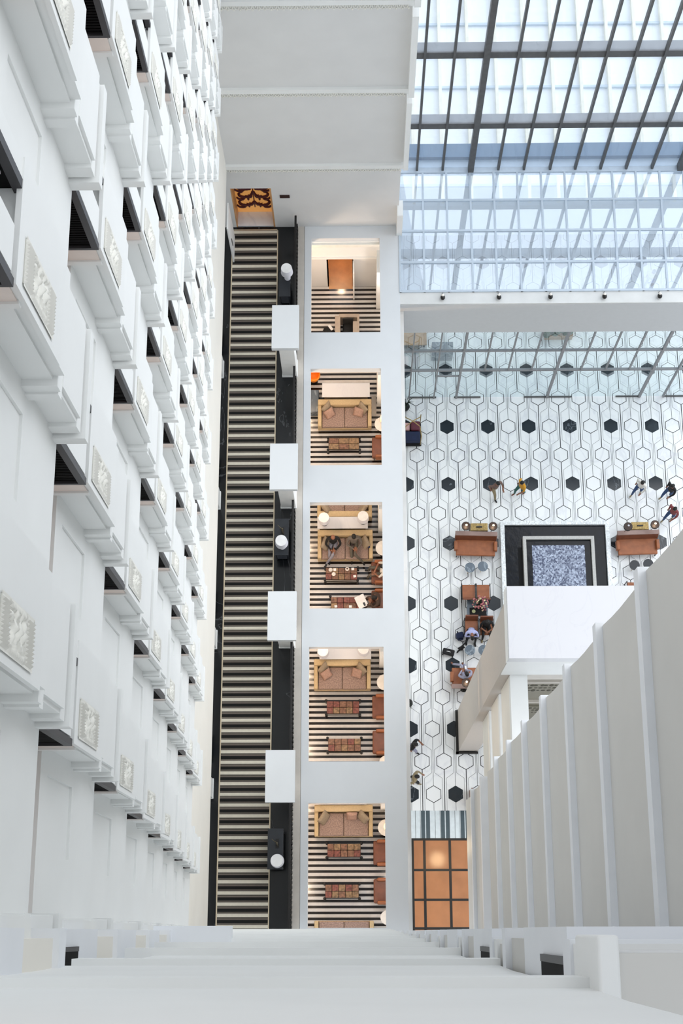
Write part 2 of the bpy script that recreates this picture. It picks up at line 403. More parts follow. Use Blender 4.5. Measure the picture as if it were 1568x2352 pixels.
# scalloped frieze under each cornice
for zt in (14.62, 19.02, 23.22):
    n = 34
    for q in range(n):
        x = -4.35+q*5.85/n
        b.tube([(x-.07, YF-.06, zt-.0), (x-.04, YF-.08, zt-.12), (x+.04, YF-.08, zt-.12), (x+.07, YF-.06, zt-.0)], .022, 'relief', 5)
        b.ball((x, YF-.06, zt-.05), .03, 'relief', (1, .6, 1), 5)
        b.ball((x+.085, YF-.06, zt-.18), .03, 'relief', (1, .8, 1.6), 5)
# right hand return pilaster stepping out
for k_, (z0, z1, w_) in enumerate(((15.0, 19.0, .14), (19.2, 23.2, .16), (23.5, 27.4, .16))):
    b.box(1.48+.03*k_, 1.50+w_+.03*k_, 24.02, 24.6, z0, z1-.1, 'white')
b.box(1.36, 1.56, 24.0, 24.6, A, 12.0, 'white')
struct(b.build('wall_far'))
b = MB(); b.box(-.02, .02, 0, .6, 0, 0.02, 'white')
# upper wall beyond, closing the atrium top left
# doorway to lit lobby with damask panel
b = MB()
b.box(-4.40, -4.36, YF+.0, YF+1.4, A, 13.25, 'doorin'); b.box(-3.06, -3.0, YF, YF+1.4, A, 13.25, 'doorin')
b.box(-4.4, -3.0, YF+.62, YF+.7, A, 13.4, 'wallpaper_o')
b.box(-4.4, -3.0, YF+.05, YF+1.5, A-.1, A+.005, 'tile')
struct(b.build('wall_far'))
d = MB()
def curl(cx, cz, r, a0, a1, w, n=14, k=.0):
    pts = []
    for q in range(n+1):
        t_ = q/n; a = a0+(a1-a0)*t_; rr = r*(1-.72*t_)
        pts.append((cx+rr*math.cos(a), YF+.60, cz+rr*math.sin(a)))
    d.tube(pts, [w*(.35+.9*math.sin(math.pi*min(1, .15+q/n*.8))) for q in range(n+1)], 'damask', 5)
for sx in (-1, 1):
    for cz, r in ((11.3, .34), (11.85, .30), (12.45, .38), (13.0, .26)):
        curl(-3.72+sx*.42, cz-.25, r*.6, math.pi*(0 if sx > 0 else 1), math.pi*(0 if sx > 0 else 1)-sx*4.2, .04)
        curl(-3.72+sx*.36, cz, r, math.pi*(1 if sx > 0 else 0), math.pi*(1 if sx > 0 else 0)+sx*4.6, .045)
for cz in (11.2, 11.9, 12.6): d.ball((-3.72, YF+.60, cz), .10, 'damask', (.8, .25, 1.5), 8)
d.tube([(-3.72, YF+.60, 10.9), (-3.72, YF+.60, 13.1)], .022, 'damask', 5)
for sx in (-1, 1):
    for cz in (11.0, 11.55, 12.1, 12.65):
        for q in range(4):
            a = (.3+q*.45); d.tube([(-3.72+sx*.08, YF+.60, cz), (-3.72+sx*(.08+.14*math.cos(a)), YF+.60, cz+.14*math.sin(a)), (-3.72+sx*(.08+.30*math.cos(a)), YF+.60, cz+.26*math.sin(a))], [.01, .04, .006], 'damask', 5)
for sx in (-1, 1):
    for cz in (11.0, 11.5, 12.2, 12.8): d.ball((-3.72+sx*.2, YF+.60, cz), .09, 'damask', (.5, .25, 1.6), 6)
tag(d.build('scroll_decoration'), 'maroon leaf-scroll decoration on the amber wall inside the lit doorway', 'wall decoration')
t = thing('door_leaf', 'open white door leaf folded back beside the damask doorway', 'door', (-4.46, 23.5, A))
MB().box(-.05, .0, -.5, .5, 0, 2.5, 'white', .005).build('panel', t); MB().tube([(.03, -.35, 1.0), (.03, -.35, 1.5)], .015, 'lampblk').build('handle', t)
tag(MB().box(-2.72, -2.38, YF-.03, YF, 12.62, 12.8, 'sign', .004).build('plaque'), 'small dark brown plaque on the grey far wall', 'plaque')

# ================================================================== CORRIDOR
b = MB(); b.box(-7.2, -1.95, .0, YF, A-.25, A, 'black'); struct(b.build('floor'))
b = MB(); b.box(-4.53, -2.935, .0, 24.26, A, A+.012, 'carpet')
tag(b.build('carpet_runner'), 'long black, cream and brown striped carpet runner in the left corridor', 'carpet')
b = MB(); b.box(-4.57, -4.53, 0, 24.3, A, A+.016, 'brass'); b.box(-2.935, -2.90, 0, 24.3, A, A+.016, 'brass'); b.box(-4.57, -2.9, 24.26, 24.3, A, A+.016, 'brass'); struct(b.build('trim_1'))
b = MB(); b.box(-2.20, -1.94, .0, YF, A-.2, A+.02, 'beige'); struct(b.build('trim_2'))
# pillars with wide caps
CAPS = [(18.09, 19.64), (13.30, 14.83), (8.51, 10.0), (3.66, 5.15)]
def make_pillar():
    t = thing('pillar', '', 'pillar')
    MB().box(-.27, .23, -.30, .30, 0, 3.45, 'white', .01).build('shaft', t)
    MB().box(-.27-.02, .25, -.32, .32, 0, .10, 'white', .01).build('base', t)
    MB().box(-.44, .44, -.765, .765, 3.40, 3.6, 'slab', .008).build('capital', t); return t
p0 = make_pillar(); names = ['farthest from the camera', 'second from the far wall', 'third from the far wall', 'nearest the bottom']
for n, (a, c) in enumerate(CAPS):
    lab = 'white square-capped corridor pillar on the railing side, '+names[n]
    loc = (-2.40, (a+c)/2, A)
    if n == 0: p0.location = loc; p0['label'] = lab; p0['group'] = 'corridor pillars'
    else: dup(p0, loc, None, lab, 'corridor pillars')
for n, (a, c) in enumerate(CAPS):
    dup(p0, (-4.98, (a+c)/2-.02, A), None, 'white square-capped pillar half hidden by the left wall, '+names[n], 'corridor pillars')
# railings between pillars
segs = [(24.3, 19.2), (18.55, 14.4), (13.75, 9.6), (8.95, 4.75), (4.1, .05)]
rn = ['next to the far wall', 'second from the far wall', 'third from the far wall', 'fourth from the far wall', 'nearest the bottom edge']
for n, (y1, y0) in enumerate(segs):
    t = thing('railing', 'black lattice railing section beside the carpet corridor, '+rn[n], 'railing', (-2.22, y0, A), 0, 'corridor railings')
    Ln = y1-y0
    MB().box(-.045, .03, 0, Ln, .98, 1.03, 'lampblk', .008).build('handrail', t)
    b = MB(); b.box(-.02, .01, 0, Ln, .06, .09, 'lampblk'); k_ = 0; y = .03
    while y < Ln-.1:
        b.box(-.015, .045, y, y+.075, .0, .5, 'lampblk'); b.tube([(0, y, .05), (0, y+.14, .98)], .012, 'lampblk', 4); y += .15
    b.build('lattice', t)
    MB().box(-.035, -.028, 0, Ln, .1, .97, 'steel_d').build('rear_rail', t) if False else None
# corridor lamps and consoles
def drum_lamp(loc, label, r=.21, h=.32, z=.45, m='shade', grp=None, base='shade'):
    t = thing('table_lamp', label, 'lamp', loc, 0, grp)
    MB().lathe([(.10, 0), (.11, .02), (.05, .06), (.09, .2), (.07, .34), (.02, .38), (.015, z+.05)], base, n=16).build('lamp_base', t)
    MB().lathe([(r, z), (r*.90, z+h)], m, n=28, smooth=False).build('lamp_shade', t)
    MB().lathe([(r*.88, z+h+.002), (r*.88, z+h+.016)], 'paper' if m == 'shade' else m, n=28, smooth=False).build('diffuser', t)
    return t
def console(loc, w, d_, label, m='dark_desk', h=.8, cat='console table'):
    t = thing('console_table', label, cat, loc)
    MB().box(-w/2, w/2, -d_/2, d_/2, h-.05, h, m, .006).build('tabletop', t)
    for sx in (-1, 1):
        for sy in (-1, 1): MB().box(sx*(w/2-.05)-.02, sx*(w/2-.05)+.02, sy*(d_/2-.06)-.02, sy*(d_/2-.06)+.02, 0, h-.05, m).build('leg', t)
    MB().box(-w/2+.03, w/2-.03, -d_/2+.04, d_/2-.04, .15, .18, m).build('shelf', t)
    return t
console((-2.60, 12.54, A), .46, 1.26, 'black console table in the corridor middle, between second and third pillars')
console((-2.68, 2.46, A), .49, 1.24, 'black console table in the corridor, nearest the bottom edge')
console((-2.60, 21.75, A), .40, .95, 'black console table near the far wall behind the corridor railing', h=.78)
drum_lamp((-2.57, 12.2, A+.8), 'white drum lamp on the middle corridor console table')
drum_lamp((-2.59, 2.07, A+.8), 'white drum lamp on the corridor console nearest the bottom')
drum_lamp((-2.50, 21.98, A+.78), 'white drum lamp at the far end of the corridor')
for n, y in enumerate((20.1, 15.35, 10.6, 5.75)):
    console((-5.05, y, A), .4, .9, 'black console mostly hidden by the left wall, %s from the far wall' % ORD[n+1])
    drum_lamp((-4.90, y, A+.8), 'white lamp shade peeking past the left wall, %s from the far wall' % ORD[n+1], r=.19, h=.28, z=.42)
def figurine(loc, label):
    t = thing('figurine', label, 'sculpture', loc)
    MB().box(-.05, .05, -.14, .14, 0, .04, 'lampblk', .004).build('plinth', t)
    b = MB(); b.tube([(0, -.03, .04), (0, -.02, .16), (0, 0, .30)], [.018, .03, .022], 'bronze'); b.ball((0, .0, .35), .03, 'bronze')
    b.tube([(0, 0, .28), (-.08, .06, .36), (-.15, .11, .42)], .010, 'bronze'); b.tube([(0, 0, .26), (-.04, .05, .30), (-.09, .03, .3)], .009, 'bronze'); b.tube([(0, -.02, .15), (.03, -.10, .06)], .014, 'bronze')
    b.build('figure', t)
figurine((-2.57, 12.72, A+.8), 'small bronze figurine on the middle corridor console')
figurine((-2.62, 2.62, A+.8), 'small bronze figure with raised arm on the nearest corridor console')

# ================================================================== WHITE BEAM GRID over the lounge
b = MB(); zt, zb_ = A+.02, A-.32
OP = [(20.24, 23.92), (15.30, 18.86), (10.28, 13.97), (5.24, 8.98), (.10, 3.93)]
b.box(-1.95, -1.70, .0, YF, zb_, zt, 'slab'); b.box(.755, 1.46, .0, YF, zb_, zt, 'slab')
b.box(-1.70, .755, 23.92, YF, zb_, zt, 'slab')
for (a, c), nx in zip(OP[:-1], OP[1:]): b.box(-1.70, .755, nx[1], a, zb_, zt, 'slab')
b.box(-1.70, .755, 0, .10, zb_, zt, 'slab')
b.box(-1.72, .76, 23.93, 24.0, A-.7, A-.3, 'slab')
struct(b.build('ceiling'))
b = MB(); b.box(1.44, 1.60, .0, 24.0, 7.6, 9.95, 'ledge'); b.box(1.36, 1.5, 0, 24.0, 0, 7.6, 'cream'); struct(b.build('wall_right'))
# lounge
b = MB(); b.box(-2.6, 1.36, -.5, 24.0, L-.3, L, 'lounge'); struct(b.build('floor'))
b = MB(); b.box(-2.6, -1.16, 23.96, 24.3, L, 9.0, 'grey_wall'); b.box(-.24, 1.36, 23.96, 24.3, L, 9.0, 'grey_wall'); b.box(-2.6, 1.36, 23.9, 24.3, 9.0, A-.2, 'white'); b.box(-2.6, 1.36, 23.85, 24.0, 9.0, 9.12, 'white')
b.box(-1.75, .8, 23.82, 23.96, 10.0, A-.3, 'relief')
struct(b.build('wall_far'))
b = MB(); b.box(-1.16, -.24, 25.8, 25.9, L, 9, 'doorin'); b.box(-1.2, -1.16, 23.96, 25.9, L, 9, 'doorin'); b.box(-.24, -.2, 23.96, 25.9, L, 9, 'doorin'); b.box(-1.16, -.24, 23.85, 25.9, L-.1, L+.004, 'doorin'); struct(b.build('floor'))
t = thing('door_leaf', 'pale door leaf standing open at the warm lounge doorway', 'door', (-.22, 23.4, L))
MB().box(0, .05, -.0, .5, 0, 2.3, 'white', .004).build('panel', t)
b = MB(); b.box(-2.7, -2.6, -.5, 24.3, L, A-.2, 'beige'); struct(b.build('wall_left'))
b = MB()
for a, c in ((18.99, 20.5), (14.0, 15.3), (9.0, 10.2), (4.0, 5.2), (23.0, 23.9)): b.box(.66, 1.36, a, c, L, 9.6, 'white')
struct(b.build('wall_right'))

def lounge_sofa(loc, label, rz=0, grp='oat fabric lounge sofas'):
    t = thing('sofa', label, 'sofa', loc, rz, grp)
    MB().box(-1.0, 1.0, -.52, .52, .10, .28, 'sofa', .02).build('base', t)
    MB().box(-1.0, 1.0, .30, .54, .10, .66, 'sofa', .035).build('backrest', t)
    for s_ in (-1, 1): MB().box(s_*.86, s_*1.0, -.52, .34, .10, .60, 'sofa', .03).build('armrest', t)
    for s_ in (-1, 1): MB().box(s_*.005, s_*.85, -.50, .28, .27, .46, 'tweed', .035).build('seat_cushion', t)
    for sx in (-1, 1):
        for sy in (-1, 1): MB().box(sx*.9-.03, sx*.9+.03, sy*.44-.03, sy*.44+.03, 0, .10, 'wood_b').build('leg', t)
    return t
s2 = lounge_sofa((-.55, 18.50, L), 'oat sofa with four cushions in the second lounge opening')
dup(s2, (-.54, 13.43, L), None, 'oat sofa with two men seated on it')
dup(s2, (-.56, 14.98, L), math.pi, 'oat sofa back-to-back behind the lamp console, at the third opening edge')
dup(s2, (-.65, 8.68, L), None, 'oat sofa in the fourth lounge opening below the lamp console')
dup(s2, (-.61, 3.62, L), None, 'oat sofa at the top of the fifth lounge opening')
dup(s2, (-.60, -.18, L), math.pi, 'oat sofa cut off at the near edge of the fifth opening')
def cushion(x, y, w, m, rz, tilt, label, z=.60):
    b = MB(); b.cushion((0, 0, 0), w, w*.95, .15, m)
    o = b.build('cushion'); o.location = (x, y, L+z); o.rotation_euler = (tilt, 0, rz); tag(o, label, 'cushion', 'cushions on the lounge sofas')
for (sx, sy, nm) in ((-.55, 18.5, 'second'), (-.65, 8.68, 'fourth')):
    cushion(sx-.66, sy+.20, .46, 'pillow', .9, 1.1, 'taupe cushion in the left corner of the %s-opening sofa' % nm)
    cushion(sx-.56, sy+.0, .40, 'pillow_p', .6, .75, 'rose cushion left on the %s-opening sofa' % nm, .56)
    cushion(sx+.66, sy+.18, .46, 'pillow', -.9, 1.1, 'taupe cushion in the right corner of the %s-opening sofa' % nm)
    cushion(sx+.52, sy+.04, .40, 'pillow_p', -.3, .7, 'rose cushion right on the %s-opening sofa' % nm, .56)
cushion(-1.28, 3.72, .48, 'pillow', 1.0, 1.0, 'taupe cushion left on the fifth-opening sofa'); cushion(.05, 3.74, .46, 'pillow', -.8, 1.0, 'taupe cushion right on the fifth-opening sofa')
cushion(-.32, 3.78, .38, 'pillow_p', 0, .9, 'small rose cushion against the fifth-opening sofa back', .58)
cushion(-1.24, 13.45, .48, 'pillow', 1.2, 1.0, 'taupe cushion beside the seated man in black'); cushion(.18, 13.5, .46, 'pillow', -1.1, 1.0, 'taupe cushion beside the man in the grey suit')
cushion(-1.24, 14.80, .46, 'pillow', 2.2, 1.0, 'taupe cushion left on the sofa behind the lamps'); cushion(.12, 14.80, .46, 'pillow', -2.2, 1.0, 'taupe cushion right on the sofa behind the lamps')

def marble_console(loc, w, d_, label):
    t = thing('console_table', label, 'console table', loc, 0, 'white marble consoles behind the sofas')
    MB().box(-w/2, w/2, -d_/2, d_/2, .71, .75, 'tile_top', .005).build('tabletop', t)
    MB().box(-w/2+.08, w/2-.08, -d_/2+.05, d_/2-.05, 0, .71, 'deskw').build('body', t)
marble_console((-.50, 19.36, L), 1.78, .56, 'white marble console behind the sofa in the second opening')
marble_console((-.63, 14.20, L), 1.83, .44, 'white marble console between two sofas carrying two drum lamps')
marble_console((-.54, 9.42, L), 1.82, .46, 'white marble console with lamps in the fourth opening')
marble_console((-.70, 4.36, L), 1.76, .40, 'white marble console at the top of the fifth opening')
drum_lamp((-1.29, 14.17, L+.75), 'left drum lamp on the console behind the two seated men', grp='lounge lamps', base='lampblk')
drum_lamp((.11, 14.22, L+.75), 'right drum lamp on the console behind the two seated men', grp='lounge lamps', base='lampblk')
drum_lamp((-1.31, 9.33, L+.75), 'left drum lamp on the fourth-opening console', grp='lounge lamps', base='lampblk')
drum_lamp((.10, 9.40, L+.75), 'right drum lamp on the fourth-opening console', grp='lounge lamps', base='lampblk')

def patch_table(loc, label, rz=0, cols=5):
    t = thing('coffee_table', label, 'coffee table', loc, rz, 'patchwork leather coffee tables')
    b = MB(); w, d_ = 1.14, .44
    for a in range(cols):
        for c in range(2):
            m_ = ['patch_a', 'patch_b', 'patch_c'][(a*2+c*3+random.randint(0, 2)) % 3]
            b.box(-w/2+a*w/cols+.007, -w/2+(a+1)*w/cols-.007, -d_/2+c*d_/2+.007, -d_/2+(c+1)*d_/2-.007, .34, .41, m_, .01)
    b.build('leather_top', t)
    MB().box(-w/2, w/2, -d_/2, d_/2, .30, .345, 'wood_b').build('frame', t)
    for sx in (-1, 1):
        for sy in (-1, 1):
            MB().lathe([(.035, 0), (.05, .03), (.03, .06), (.035, .12), (.024, .2), (.04, .27), (.03, .33), (.045, .38), (.05, .42), (.03, .46)], 'wood_b', (sx*(w/2+.02), sy*(d_/2+.02), 0), 12).build('leg', t)
    MB().box(-w/2, w/2, -d_/2-.02, -d_/2+.0, .10, .13, 'wood_b').build('stretcher', t)
    return t
patch_table((-.585, 17.36, L), 'patchwork leather coffee table in the second lounge opening', cols=3)
patch_table((-.68, 12.38, L), 'patchwork table with cups before the two seated men', -.02)
patch_table((-.49, 11.30, L), 'patchwork table with napkins beside the man using a laptop')
patch_table((-.63, 7.54, L), 'upper patchwork table in the fourth lounge opening'); patch_table((-.58, 6.23, L), 'lower patchwork table in the fourth lounge opening')
patch_table((-.60, 2.65, L), 'upper patchwork table in the fifth lounge opening'); patch_table((-.67, 1.30, L), 'lower patchwork table in the fifth lounge opening')
def armchair(loc, label, rz=math.pi/2, grp='tan leather armchairs at the lounge edge'):
    t = thing('armchair', label, 'armchair', loc, rz, grp)       # faces local -Y before rotation
    MB().box(-.40, .40, -.40, .30, .22, .44, 'leather_d', .05).build('seat', t)
    MB().box(-.40, .40, .26, .42, .22, .85, 'leather', .05).build('backrest', t)
    for s_ in (-1, 1): MB().box(s_*.32, s_*.44, -.28, .34, .22, .60, 'leather', .045).build('armrest', t)
    for sx in (-1, 1):
        for sy in (-1, 1): MB().box(sx*.34-.02, sx*.34+.02, sy*.32-.02, sy*.32+.02, 0, .24, 'wood_b').build('leg', t)
    return t
c0 = armchair((.86, 17.2, L), 'leather armchair at the right of the second lounge opening', -math.pi/2)
for y, lab in ((12.42, 'leather armchair with a man in grey trousers, third opening'), (11.35, 'leather armchair of the man with the laptop'), (7.55, 'upper leather armchair in the fourth opening'), (6.32, 'lower leather armchair in the fourth opening'), (2.56, 'upper leather armchair in the fifth opening'), (1.30, 'lower leather armchair in the fifth opening')):
    dup(c0, (.80, y, L), -math.pi/2, lab)
def round_table(loc, r, label, m='deskw', grp='round side tables', h=.6):
    t = thing('side_table', label, 'side table', loc, 0, grp)
    MB().lathe([(r, h-.03), (r, h)], m, n=32, smooth=False).build('tabletop', t); MB().lathe([(.03, .0), (.03, h-.03)], 'lampblk', n=10).build('stem', t); MB().lathe([(r*.6, 0), (r*.55, .02)], 'lampblk', n=24).build('base', t)
    return t
for y, nm in ((18.05, 'second'), (13.28, 'third'), (8.39, 'fourth'), (3.39, 'fifth')):
    round_table((.84, y, L), .28, 'pale round side table at the right edge of the %s opening' % nm, 'porcelain')
for y, nm in ((5.59, 'near bottom of the fourth opening'), (.44, 'near bottom of the fifth opening')): round_table((.86, y, L), .24, 'pale round side table '+nm, 'porcelain')
drum_lamp((.90, 18.10, L+.6), 'lit table lamp on the side table of the second opening', r=.15, h=.25, z=.35, m='shade_on'); drum_lamp((.90, 3.40, L+.6), 'lit table lamp on the side table of the fifth opening', r=.15, h=.25, z=.35, m='shade_on')
# tableware
def cup(x, y, label, coffee=False):
    t = thing('cup', label, 'cup', (x, y, L+.415), 0, 'cups on the lounge table')
    MB().lathe([(.03, .0), (.07, .01), (.072, .015)], 'porcelain', n=18).build('saucer', t); MB().lathe([(.02, .012), (.038, .05), (.036, .055)], 'porcelain', n=14).build('bowl', t)
    if coffee: MB().lathe([(.031, .051), (.031, .0555)], 'coffee', n=14).build('coffee', t)
cup(-1.07, 12.52, 'white cup and saucer at the left of the cup table'); cup(-.47, 12.55, 'white cup of coffee in the middle of the cup table', True); cup(-.96, 12.36, 'small pale cup near the left front of the cup table')
def napkin(x, y, rz, label):
    o = MB().box(-.05, .05, -.045, .045, 0, .006, 'paper', .001).build('napkin'); o.location = (x, y, L+.413); o.rotation_euler = (0, 0, rz); tag(o, label, 'napkin', 'napkins on the lounge tables')
napkin(-.92, 12.53, .1, 'napkin beside the left cup'); napkin(-.27, 12.55, .05, 'napkin at the upper right of the cup table'); napkin(-.20, 12.28, .2, 'napkin at the lower right of the cup table')
napkin(-.02, 11.46, 0, 'napkin at the upper right of the laptop table'); napkin(-.88, 11.17, .1, 'napkin at the lower left of the laptop table'); napkin(-.36, 11.16, .0, 'napkin in the lower middle of the laptop table')
t = thing('laptop', 'white laptop lying open on the lap of the man in dark brown', 'laptop', (.08, 11.22, L+.52), .45)
MB().box(-.18, .18, -.12, .12, 0, .014, 'paper', .004).build('keyboard_base', t); q = MB().box(-.18, .18, -.004, .004, 0, .22, 'paper', .002).build('screen', t); q.location = (0, .12, .012); q.rotation_euler = (-1.2, 0, 0)
MB().box(.02, .09, -.09, .04, .014, .02, 'dark_desk').build('trackpad', t)
tag(MB().box(.29, .36, 13.28, 13.42, L+.60, L+.612, 'navy', .003).build('phone'), 'dark phone lying on the right armrest of the occupied sofa', 'phone')
# first opening: desk with office chair, black bag
t = thing('reception_desk', 'L-shaped pale wood desk in the first lounge opening', 'desk', (-.45, 21.9, L))
MB().box(-.46, -.26, -.5, .48, .0, .76, 'deskw', .01).build('side_panel', t); MB().box(-.30, .46, .42, .56, .0, .74, 'deskw', .01).build('back_panel', t); MB().box(.38, .46, -.5, .45, .0, .74, 'deskw', .01).build('side_panel', t)
MB().box(.22, .38, -.5, .25, .70, .74, 'deskw').build('tabletop', t)
t = thing('office_chair', 'black office chair inside the L-shaped desk', 'chair', (-.42, 22.0, L))
MB().box(-.2, .2, -.2, .2, .42, .50, 'blackc', .04).build('seat', t); MB().box(-.20, .20, .14, .20, .5, .95, 'blackc', .03).build('backrest', t); MB().lathe([(.03, .06), (.03, .42)], 'lampblk', n=8).build('column', t)
for k_ in range(5): MB().tube([(0, 0, .06), (.24*math.cos(k_*1.2566), .24*math.sin(k_*1.2566), .04)], .016, 'lampblk').build('foot', t)
tag(MB().box(-1.38, -.94, 21.1, 22.1, L, L+.5, 'blackc', .15).build('draped_table'), 'small table under a black cloth left of the desk', 'table')
o = MB().box(-.05, .05, -.12, .12, 0, .02, 'paper').build('paper_sheets'); o.location = (-1.08, 22.0, L+.5); o.rotation_euler = (0, 0, .6); tag(o, 'white sheets lying on the black cloth', 'paper')
t = thing('orange_chair', 'orange tub chair at the left of the second opening', 'chair', (-1.72, 20.0, L))
b = MB(); b.lathe([(.05, .25), (.2, .4), (.26, .65), (.24, .8), (.20, .65), (.16, .46), (.02, .44)], 'sofa', n=20); M['orange_c'] = mat('orange_upholstery', (.95, .55, .10), .6); b.mats = ['orange_c']; b.build('shell', t)
MB().lathe([(.15, 0), (.04, .03), (.03, .28)], 'lampblk', n=12).build('pedestal', t)
tag(MB().box(-1.86, -1.52, 18.6, 19.5, L, L+.45, 'stool', .03).build('ottoman'), 'grey ottoman left of the second-opening sofa', 'ottoman')
tag(MB().box(.46, .64, 18.6, 19.4, L, L+.02, 'beige').build('floor_mat'), 'grey floor strip right of the second-opening sofa', 'mat')

# ================================================================== LOBBY FLOOR
b = MB(); b.box(1.3, 16, 4.53, 31, -.2, 0, 'tile')
FX0, FX1, FY0, FY1 = 1.5, 15.5, 4.53, 30.5
def seg(x0, y0, x1, y1, w, z=.003, m_='line'):
    if y0 > y1: x0, y0, x1, y1 = x1, y1, x0, y0
    if y1 <= FY0 or y0 >= FY1: return
    if y0 < FY0: x0 += (x1-x0)*(FY0-y0)/(y1-y0); y0 = FY0
    if not (FX0 < x0 < FX1 and FX0 < x1 < FX1): return
    d = Vector((x1-x0, y1-y0)); 
    if d.length < 1e-4: return
    d.normalize(); n = Vector((-d.y, d.x))*w/2; e = d*w*.3
    b.quad([(x0-e.x+n.x, y0-e.y+n.y, z), (x0-e.x-n.x, y0-e.y-n.y, z), (x1+e.x-n.x, y1+e.y-n.y, z), (x1+e.x+n.x, y1+e.y+n.y, z)], m_)
PX_, PY_ = .8676, 2.56; hw, hr = .285, .329
BX, BY = 5.447, 20.526                       # a black hexagon centre
THK, THN = .024, .0095
def hexo(cx, cy, fill=False):
    v = [(cx+hr*math.sin(k_*math.pi/3), cy+hr*math.cos(k_*math.pi/3)) for k_ in range(6)]
    if fill:
        if cy > FY0+.3 and FX0 < cx < FX1: b.quad([(x, y, .004) for x, y in v[::-1]], 'hexb')
    else:
        for k_ in range(6): seg(*v[k_], *v[(k_+1) % 6], THK)
for ix in range(-6, 14):
    bx = BX+ix*PX_; ax = bx-PX_/2
    for iy in range(-8, 5):
        by = BY+iy*PY_; ay = by-PY_/2
        hexo(bx, by, ix % 2 == 0); hexo(ax, ay)
        seg(bx, by+hr, bx, by+PY_-hr, THN+.004); seg(ax, ay+hr, ax, ay+PY_-hr, THK+.006)
        for s_ in (-1, 1):
            xa = ax+s_*.083; xb = bx-.055 if s_ > 0 else bx-PX_+.055
            seg(xa, by-.62, xa, by+.62, THN)
            seg(xb, ay-.45, xb, ay+.45, THN)
            seg(xa, by-.62, xb, ay+.45, THN)
            seg(xa, by+.62, xb, by+PY_/2-.45, THN)
struct(b.build('floor'))
b = MB(); b.box(1.3, 5.2, 3.46, 4.53, -.2, 0, 'stone_l')
x = 1.93; n = 0
while x < 4.6:
    if n % 4 in (2, 3): b.box(x+.015, x+.17, 3.47, 4.53, 0, .003, 'stone_d')
    else: b.box(x+.175, x+.187, 3.47, 4.53, 0, .003, 'line')
    x += .193; n += 1
struct(b.build('floor'))
b = MB(); b.box(1.3, 5.2, -1, 3.46, -.2, 0, 'orange')
for x in (1.98, 2.44, 3.43, 4.3): b.box(x-.05, x+.05, -1, 3.46, 0, .006, 'bar')
for y in (.1, 1.16, 2.27, 3.43): b.box(1.3, 5.2, y-.045, y+.045, 0, .007, 'bar')
struct(b.build('floor'))
b = MB(); b.box(-30, 60, -20, 80, -.6, -.4, 'far_wall'); struct(b.build('floor'))

# pool
t = thing('fountain_pool', 'square dark reflecting pool with silver rim and blue pebble centre', 'pool', (0, 0, 0))
b = MB(); X0, X1, Y1_, Y2_ = 5.79, 10.28, 16.25, 11.6
def ring(b, x0, x1, y0, y1, w, z0, z1, m_):
    b.box(x0, x0+w, y0, y1, z0, z1, m_); b.box(x1-w, x1, y0, y1, z0, z1, m_); b.box(x0+w, x1-w, y1-w, y1, z0, z1, m_); b.box(x0+w, x1-w, y0, y0+w, z0, z1, m_)
ring(b, X0, X1, Y2_, Y1_, .17, 0, .35, 'silver'); b.build('rim', t)
MB().box(X0+.17, X1-.17, Y2_+.17, Y1_-.17, .02, .18, 'water').build('water', t)
b = MB(); ring(b, 6.69, 9.61, Y2_+.9, 15.56, .13, .18, .46, 'granite'); b.build('inner_rim', t)
MB().box(6.82, 9.48, Y2_+1.0, 15.43, .18, .30, 'water').build('inner_water', t)
MB().box(7.06, 9.22, Y2_+1.2, 15.2, .30, .33, 'mosaic').build('mosaic_bed', t)
MB().box(6.50, 6.68, Y2_+.9, 15.15, .18, .20, 'blackc').build('rim_shadow', t)  # black strip laid in as the shadow beside the inner rim

# lobby furniture
def lobby_sofa(loc, label, rz):
    t = thing('sofa', label, 'sofa', loc, rz, 'tan leather lobby sofas')
    MB().box(-.80, .80, -.36, .34, .26, .43, 'leather', .03).build('seat', t)
    q = MB().box(-.86, .86, -.05, .05, 0, .48, 'leather_d', .03).build('backrest', t); q.location = (0, .32, .38); q.rotation_euler = (-.28, 0, 0)
    MB().box(-.86, .86, .36, .55, .80, .86, 'leather_g', .02).build('back_rail', t)
    for s_ in (-1, 1): MB().box(s_*.74, s_*.88, -.18, .22, .30, .60, 'leather', .03).build('armrest', t)
    for sx in (-1, 1):
        for sy in (-1, 1): MB().box(sx*.76-.02, sx*.76+.02, sy*.33-.02, sy*.33+.02, 0, .27, 'wood_b').build('leg', t)
    return t
ls = lobby_sofa((4.74, 15.12, 0), 'tan leather sofa left of the pool under two globe lamps', -.03)
dup(ls, (11.37, 15.14, 0), .03, 'tan leather sofa right of the pool')
dup(ls, (4.45, 9.75, 0), math.pi+.0, 'tan leather sofa with a reclining person beside the tall block')
def floor_lamp(loc, label, lit=True, rz=0):
    t = thing('floor_lamp', label, 'floor lamp', loc, rz, 'black globe floor lamps')
    MB().lathe([(.13, 0), (.13, .02), (.02, .03)], 'lampblk', n=18).build('base', t)
    MB().tube([(0, 0, .02), (-.03, -.03, .8), (0, 0, 1.28)], .012, 'lampblk').build('pole', t)
    MB().lathe([(.03, 1.22), (.12, 1.27), (.17, 1.38), (.18, 1.48), (.165, 1.49), (.13, 1.42), (.04, 1.36)], 'lampblk', n=28).build('lamp_shade', t)
    MB().lathe([(.03, 1.385), (.12, 1.43), (.160, 1.488)], 'lampin', n=28).build('reflector', t)
    MB().ball((.02, .04, 1.47), .045, 'bulb' if lit else 'shade').build('bulb', t)
floor_lamp((4.29, 15.72, 0), 'lit black globe lamp at the left of the gold chest by the pool'); floor_lamp((5.38, 15.70, 0), 'lit black globe lamp between the gold chest and the pool')
